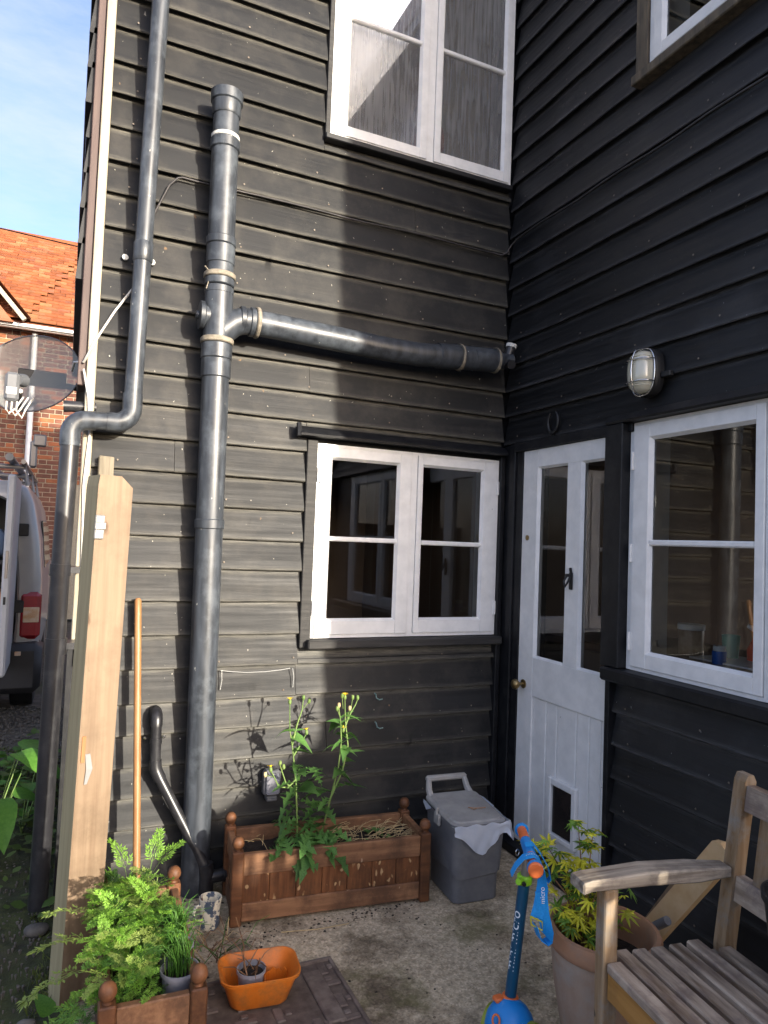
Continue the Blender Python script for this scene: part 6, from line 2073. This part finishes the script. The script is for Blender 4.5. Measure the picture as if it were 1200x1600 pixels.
# ---------------------------------------------------------------- brick house across the yard
hs = thing('brick_house', 'brick house with orange clay tile roof across the yard', 'house', (-3.0, 9.5, 0.0))
M_MORTAR = mat('cream_mortar', (0.31, 0.26, 0.185), (0.37, 0.32, 0.235), rough=0.95, scale=(30, 30, 30))
M_BRICKW = mat('far_brick', (0.20, 0.08, 0.04), (0.26, 0.11, 0.06), rough=0.9, scale=(5, 5, 14))
bm = BMN(); box(bm, -9.0, 3.0, 9.5, 10.0, 0.0, 4.72)
hw = part('house_wall', bm, M_MORTAR, hs)
M_BRICK = [mat('dark_brick', (0.11, 0.045, 0.03), (0.17, 0.07, 0.045), rough=0.9, scale=(9, 9, 9), var=0.3),
           mat('red_brick', (0.22, 0.07, 0.03), (0.29, 0.105, 0.046), rough=0.9, scale=(9, 9, 9), var=0.25)]
def brick_me(w, m):
    b = BMN(); box(b, -w / 2, w / 2, -0.012, 0.02, -0.0315, 0.0315, bev=0.004)
    return mesh_of(b, 'brick', m)
BM_ = [[brick_me(w, m) for m in M_BRICK] for w in (0.213, 0.102)]
count = 0
z = 4.62
row = 0
while z > 1.65 and count < 296:
    x = -3.30 + (0.0 if row % 2 else -0.08)
    k = row % 2
    while x < -1.86:
        w = 0.215 if k % 2 == 0 else 0.1025
        cx = x + w / 2
        mi = 1 if rnd.random() < (0.35 if k % 2 == 0 else 0.2) else 0
        o = link('brick', BM_[k % 2][mi], hw, Matrix.Translation((cx, 9.5, z)))
        x += w + 0.011
        k += 1
        count += 1
    z -= 0.075
    row += 1
bm = BMN()
zz = z
r_ = 0
for (xa, xb, z_hi, z_lo) in ((-3.30, -1.86, z, 0.1), (-8.9, -3.32, 4.62, 0.1), (-1.84, 2.9, 4.62, 0.1)):
    zz = z_hi
    while zz > z_lo:
        x = xa + (0.11 if r_ % 2 else 0)
        while x + 0.215 < xb:
            v = [bm.verts.new((x + a, 9.494, zz + b)) for a, b in ((0, -0.032), (0.215, -0.032), (0.215, 0.032), (0, 0.032))]
            bm.faces.new(v)
            x += 0.226
        zz -= 0.075
        r_ += 1
o = part('far_brickwork', bm, M_BRICK[0], hw)
o['kind'] = 'stuff'
bm = BMN(); box(bm, -9.2, 3.2, 9.22, 9.30, 4.56, 4.66)
part('fascia', bm, M_WHITE, hs)
bm = BMN(); tube(bm, [(-9.2, 9.185, 4.60), (3.2, 9.185, 4.60)], 0.03, 10)
part('gutter', bm, M_WHITE, hs, smooth=50)
# roof plane
eave = Vector((0, 9.14, 4.66)); ridge = Vector((0, 11.95, 7.0))
rdv = (ridge - eave); RL = rdv.length; rdv.normalize()
rn = Vector((0, -rdv.z, rdv.y))
bm = BMN()
v = [bm.verts.new((x, p.y + 0.03, p.z - 0.03)) for x, p in ((-9.2, eave), (3.2, eave), (3.2, ridge), (-9.2, ridge))]
bm.faces.new(v)
v2 = [bm.verts.new((x, p.y, p.z - 0.03)) for x, p in ((-9.2, ridge), (3.2, ridge), (3.2, Vector((0, 14.8, 4.66))), (-9.2, Vector((0, 14.8, 4.66))))]
bm.faces.new(v2)
M_TILE = [mat('orange_clay_tile', (0.215, 0.062, 0.020), (0.27, 0.09, 0.033), rough=0.85, scale=(10, 10, 10), var=0.25),
          mat('ochre_clay_tile', (0.24, 0.092, 0.036), (0.285, 0.128, 0.057), rough=0.85, scale=(10, 10, 10), var=0.25),
          mat('brown_clay_tile', (0.20, 0.065, 0.03), (0.27, 0.10, 0.05), rough=0.85, scale=(10, 10, 10), var=0.25)]
rf = part('roof', bm, M_TILE[2], hs)
def tile_me(m, w=0.182, l=0.16):
    b = BMN()
    P = [(-w / 2, 0), (w / 2, 0), (w / 2, l), (-w / 2, l)]
    lo = [b.verts.new(Vector((x, 0, 0)) + rdv * y + rn * (0.004 if y == 0 else -0.012)) for x, y in P]
    hi = [b.verts.new(Vector((x, 0, 0)) + rdv * y + rn * (0.020 if y == 0 else 0.003)) for x, y in P]
    for k in range(4):
        b.faces.new((lo[k], lo[(k + 1) % 4], hi[(k + 1) % 4], hi[k]))
    b.faces.new(hi); b.faces.new(lo[::-1])
    return mesh_of(b, 'tile', m)
TM = [tile_me(m) for m in M_TILE]
gauge = 0.128
rows_ = int(RL / gauge)
cnt = 0
far_bm = BMN()
def tile_mi(r=rnd):
    t = r.random()
    return 0 if t < 0.62 else (1 if t < 0.86 else 2)
far = {0: BMN(), 1: BMN(), 2: BMN()}
far_bm.free()
for r_ in range(rows_ + 1):
    base_p = eave + rdv * (r_ * gauge)
    x = -8.9 + (0.092 if r_ % 2 else 0)
    # the visible slice
    dist = base_p.y + 3.0
    xlo, xhi = -2.011 - 0.128 * dist + 0.02, -1.985 + 0.004 * dist
    while x < 3.0:
        jx = rnd.uniform(-0.004, 0.004)
        valley = (x > -2.72 + (base_p.y - 9.2) * 0.29)
        off = rn * (0.028 if not valley else 0.0) + rdv * rnd.uniform(-0.006, 0.006)
        P0 = Vector((x + jx, base_p.y, base_p.z)) + off
        if xlo - 0.12 < x < xhi + 0.05 and cnt < 300:
            link('tile', TM[tile_mi()], rf, Matrix.Translation(P0))
            cnt += 1
        else:
            b = far[tile_mi()]
            q = [P0 + Vector((a * 0.09, 0, 0)) + rdv * l_ + rn * (0.02 if l_ == 0 else 0.003) for a, l_ in ((-1, 0), (1, 0), (1, 0.15), (-1, 0.15))]
            b.faces.new([b.verts.new(p) for p in q])
        x += 0.185
for k in far:
    o = part('far_tiles', far[k], M_TILE[k], rf)
    o['kind'] = 'stuff'
bm = BMN(); tube(bm, [(-9.2, ridge.y, ridge.z + 0.01), (3.2, ridge.y, ridge.z + 0.01)], 0.10, 12)
part('ridge_tiles', bm, M_TILE[0], hs, smooth=50)
# small brick gable with cream bargeboard
bm = BMN()
prism(bm, [(-4.9, 4.60), (-2.93, 4.60), (-3.915, 5.78)], 9.08, 9.9, lambda x, y, z: (x, y, z))
gb = part('gable', bm, M_BRICKW, hs)
bm = BMN()
ax = (Vector((-3.915, 0, 5.80)) - Vector((-2.82, 0, 4.60)))
pb = [(-2.80, 4.62), (-2.75, 4.66), (-3.915, 5.985), (-3.915, 5.89)]
prism(bm, pb, 8.98, 9.06, lambda x, y, z: (x, y, z))
part('bargeboard', bm, M_CREAM, hs)
bm = BMN()
prism(bm, [(-3.915, 5.86), (-3.915, 6.02), (-5.10, 4.66), (-5.03, 4.61)], 8.98, 9.06, lambda x, y, z: (x, y, z))
part('bargeboard', bm, M_CREAM, hs)
bm = BMN()
v = [bm.verts.new(p) for p in ((-2.70, 8.95, 4.68), (-3.915, 8.95, 6.05), (-3.915, 11.0, 6.05), (-2.70, 9.3, 4.68))]
bm.faces.new(v)
part('gable_roof', bm, M_TILE[0], hs)
bm = BMN(); tube(bm, [(-2.64, 9.42, 4.55), (-2.64, 9.42, 0.0)], 0.045, 10)
part('white_downpipe', bm, M_WHITE, hs, smooth=50)
cable('overhead_wire', [(-9.0, 3.0, 4.35), (-2.6, 3.0, 3.70), (-2.31, 3.0, 3.685), (-2.02, 3.0, 3.672)], 0.005, M_CABLE, 'thin overhead wire crossing the sky to the cottage corner')

# ---------------------------------------------------------------- plants and stones on the moss bank
DOCKO = [(0, .02), (.03, .22), (.10, .32), (.3, .36), (.5, .31), (.7, .22), (.88, .10), (1.0, .004)]
me_dock = [leaf_mesh('leaf', DOCKO, M_DOCK, 0.18, d) for d in (0.25, 0.6)]
def dock(label, loc, leaves):
    t = thing('dock_plant', label, 'dock plant', loc)
    for (az, el, sz, hh) in leaves:
        b = Vector(loc)
        e = b + Vector((math.cos(az) * hh * 0.35, math.sin(az) * hh * 0.35, hh))
        bm = BMN(); tube(bm, [b, b.lerp(e, 0.5) + Vector((0, 0, 0.02)), e], [0.004, 0.003, 0.002], 6)
        part('stalk', bm, M_GSTEM, t, smooth=70)
        place('leaf', rnd.choice(me_dock), t, e, az, el, sz, rnd.uniform(-0.3, 0.3))
dock('broad leaved dock plant at the left picture edge', (-2.26, 0.42, 0.0), [(R(-20), -0.1, 0.20, 0.42), (R(-70), -0.2, 0.20, 0.30), (R(40), 0.1, 0.17, 0.45), (R(-100), 0.0, 0.18, 0.38), (R(120), 0.2, 0.2, 0.3), (R(10), 0.0, 0.14, 0.28), (R(-50), 0.1, 0.16, 0.5)])
dock('small dock plant beside the black downpipe foot', (-2.13, 0.75, 0.0), [(R(0), 0.1, 0.09, 0.36), (R(60), 0.2, 0.09, 0.40), (R(-80), 0.1, 0.10, 0.25)])
dock('two leaved seedling with long stalk at the bottom left', (-1.975, -0.80, 0.0), [(R(120), 0.9, 0.075, 0.06), (R(215), 0.2, 0.055, 0.03), (R(190), 0.4, 0.05, 0.02)])
for i in range(9):
    dock('low leafy weed at the foot of the dark pipe, one of a scatter', (-2.25 + rnd.uniform(-0.25, 0.2), 0.3 + rnd.uniform(0.2, 1.6), 0.0),
         [(rnd.uniform(0, 6.28), rnd.uniform(0.1, 0.8), rnd.uniform(0.05, 0.1), rnd.uniform(0.03, 0.10)) for _ in range(6)])
for o in [o for o in bpy.data.objects if o.name.startswith('dock_plant') and 'scatter' in o.get('label', '')]:
    o['group'] = 'low weeds on the moss bank'
M_STONE = mat('grey_stone', (0.075, 0.068, 0.058), (0.16, 0.145, 0.125), rough=0.85, scale=(20, 20, 20), bump=0.3, var=0.3)
bm = BMN()
for i in range(2600):
    x = rnd.uniform(-2.5, -1.95); y = rnd.uniform(-1.1, 3.4)
    s_ = rnd.uniform(0.004, 0.012) if y > 1.4 else rnd.uniform(0.002, 0.006)
    pebble(bm, x, y, s_ * 1.2, rnd)
tag(part('pebbles', bm, M_STONE, None), 'loose pebbles and gravel on the yard ground', 'gravel', kind='stuff')
for i, (x, y, s_, lab) in enumerate(((-2.035, -0.20, 0.045, 'flat dark slate piece on the moss at lower left'), (-2.0, -0.10, 0.018, 'small rounded pale stone near the slate piece'), (-2.045, -0.72, 0.03, 'brown broken stone at the bottom left corner'), (-1.985, -0.76, 0.014, 'small buff stone at the stalk of the seedling'))):
    bm = BMN()
    bmesh.ops.create_icosphere(bm, subdivisions=2, radius=s_, matrix=Matrix.Translation((x, y, s_ * 0.25)) @ Matrix.Diagonal((1.0, 0.75, 0.45, 1)))
    for v in bm.verts:
        v.co += Vector((1, 1, 0.5)) * 0.25 * s_ * noise.noise(v.co * (1.2 / s_))
    tag(part('stone', bm, M_STONE, None, smooth=40), lab, 'stone', 'stones on the moss bank')
bm = BMN()
for i in range(9000):
    x = rnd.uniform(-2.6, -1.94); y = rnd.uniform(-1.3, 2.2)
    if noise.noise(Vector((x * 3, y * 3, 5))) < -0.02:
        continue
    h = rnd.uniform(0.008, 0.035); a = rnd.uniform(0, 6.28)
    w = 0.003
    p0 = Vector((x, y, -0.005)); tpv = p0 + Vector((rnd.gauss(0, 0.012), rnd.gauss(0, 0.012), h))
    dx = Vector((math.cos(a) * w, math.sin(a) * w, 0))
    bm.faces.new([bm.verts.new(p) for p in (p0 - dx, p0 + dx, tpv)])
M_MOSSG = leafmat('moss_and_grass', (0.05, 0.075, 0.012), (0.12, 0.15, 0.03), 0.3, 6)
tag(part('moss', bm, M_MOSSG, None, fix=False), 'short moss and grass covering the bank at the left', 'moss', kind='stuff')

bm = BMN()
for i in range(1500):
    x = rnd.uniform(-2.75, -1.99); y = rnd.uniform(-0.2, 2.3)
    if noise.noise(Vector((x * 2.2, y * 2.2, 9))) < 0.0 or (y < 0.35 and rnd.random() < 0.7):
        continue
    c = Vector((x, y, rnd.uniform(0.005, 0.10)))
    a = rnd.uniform(0, 6.28); l = rnd.uniform(0.012, 0.032)
    d = Vector((math.cos(a), math.sin(a), rnd.uniform(-0.3, 0.5))); w_ = Vector((-math.sin(a), math.cos(a), rnd.uniform(-0.3, 0.3)))
    bm.faces.new([bm.verts.new(p) for p in (c - d * l, c - d * l * 0.2 + w_ * l * 0.8, c + d * l * 0.5 + w_ * l * 0.6, c + d * l, c + d * l * 0.5 - w_ * l * 0.6, c - d * l * 0.2 - w_ * l * 0.8)])
tag(part('ground_ivy', bm, leafmat('ground_ivy_leaf', (0.06, 0.12, 0.02), (0.15, 0.22, 0.05), 0.35, 8), None, fix=False), 'low creeping green leaves spreading over the bank at the left edge', 'ground cover', kind='stuff')

# ---------------------------------------------------------------- unseen sun blockers added behind the viewer: fence and shrub
gf = thing('shade_fence', 'unseen timber fence added behind the viewer as a sun blocker', 'fence', (0, -7.0, 0))  # unseen fence added, height set to shade the foot of the wall
M_FENCE = mat('brown_fence', (0.12, 0.08, 0.05), (0.2, 0.14, 0.09), rough=0.8, scale=(3, 30, 3), var=0.2)
def fence_board():
    b = BMN(); box(b, -0.07, 0.07, -0.01, 0.01, 0.0, 1.72, bev=0.004)
    return mesh_of(b, 'fence_board', M_FENCE)
fm = fence_board()
for i in range(60):
    link('fence_board', fm, gf, Matrix.Translation((-3.8 + i * 0.144, -7.0, 0)))
bm = BMN(); box(bm, -3.9, 4.8, -7.07, -7.012, 1.3, 1.38); box(bm, -3.9, 4.8, -7.07, -7.012, 0.3, 0.38)
part('rail', bm, M_FENCE, gf)
bm = BMN()
tag_shrub = thing('shade_shrub', 'unseen leafy shrub added behind the viewer as a sun blocker', 'shrub', (0.62, -3.75, 0))  # unseen shrub added, shaped to keep the sun off bench and low wall
for i in range(9000):
    d = Vector((rnd.gauss(0, 1), rnd.gauss(0, 1), rnd.gauss(0, 1))).normalized() * rnd.uniform(0.2, 1.0) ** 0.5
    if i < 6600:
        c = Vector((0.66 + d.x * 0.72, -3.75 + d.y * 0.42, 0.72 + d.z * 0.74))
    else:
        c = Vector((0.0 + d.x * 0.55, -3.7 + d.y * 0.38, 0.42 + d.z * 0.52))
    if c.z < 0.03:
        continue
    a = Vector((rnd.gauss(0, 1), rnd.gauss(0, 1), rnd.gauss(0, 1))).normalized()
    b_ = a.orthogonal().normalized()
    l = rnd.uniform(0.04, 0.065)
    bm.faces.new([bm.verts.new(p) for p in (c - a * l, c + b_ * l * 0.5, c + a * l, c - b_ * l * 0.5)])
part('foliage', bm, M_SHRUB, tag_shrub, fix=False)
bm = BMN()
for i in range(7):
    a = i * 0.9
    tube(bm, [(0.62, -3.75, 0), (0.62 + 0.15 * math.cos(a), -3.75 + 0.15 * math.sin(a), 0.5), (0.62 + 0.3 * math.cos(a), -3.75 + 0.3 * math.sin(a), 1.1)], [0.02, 0.012, 0.005], 6)
part('branches', bm, M_TWIG, tag_shrub)
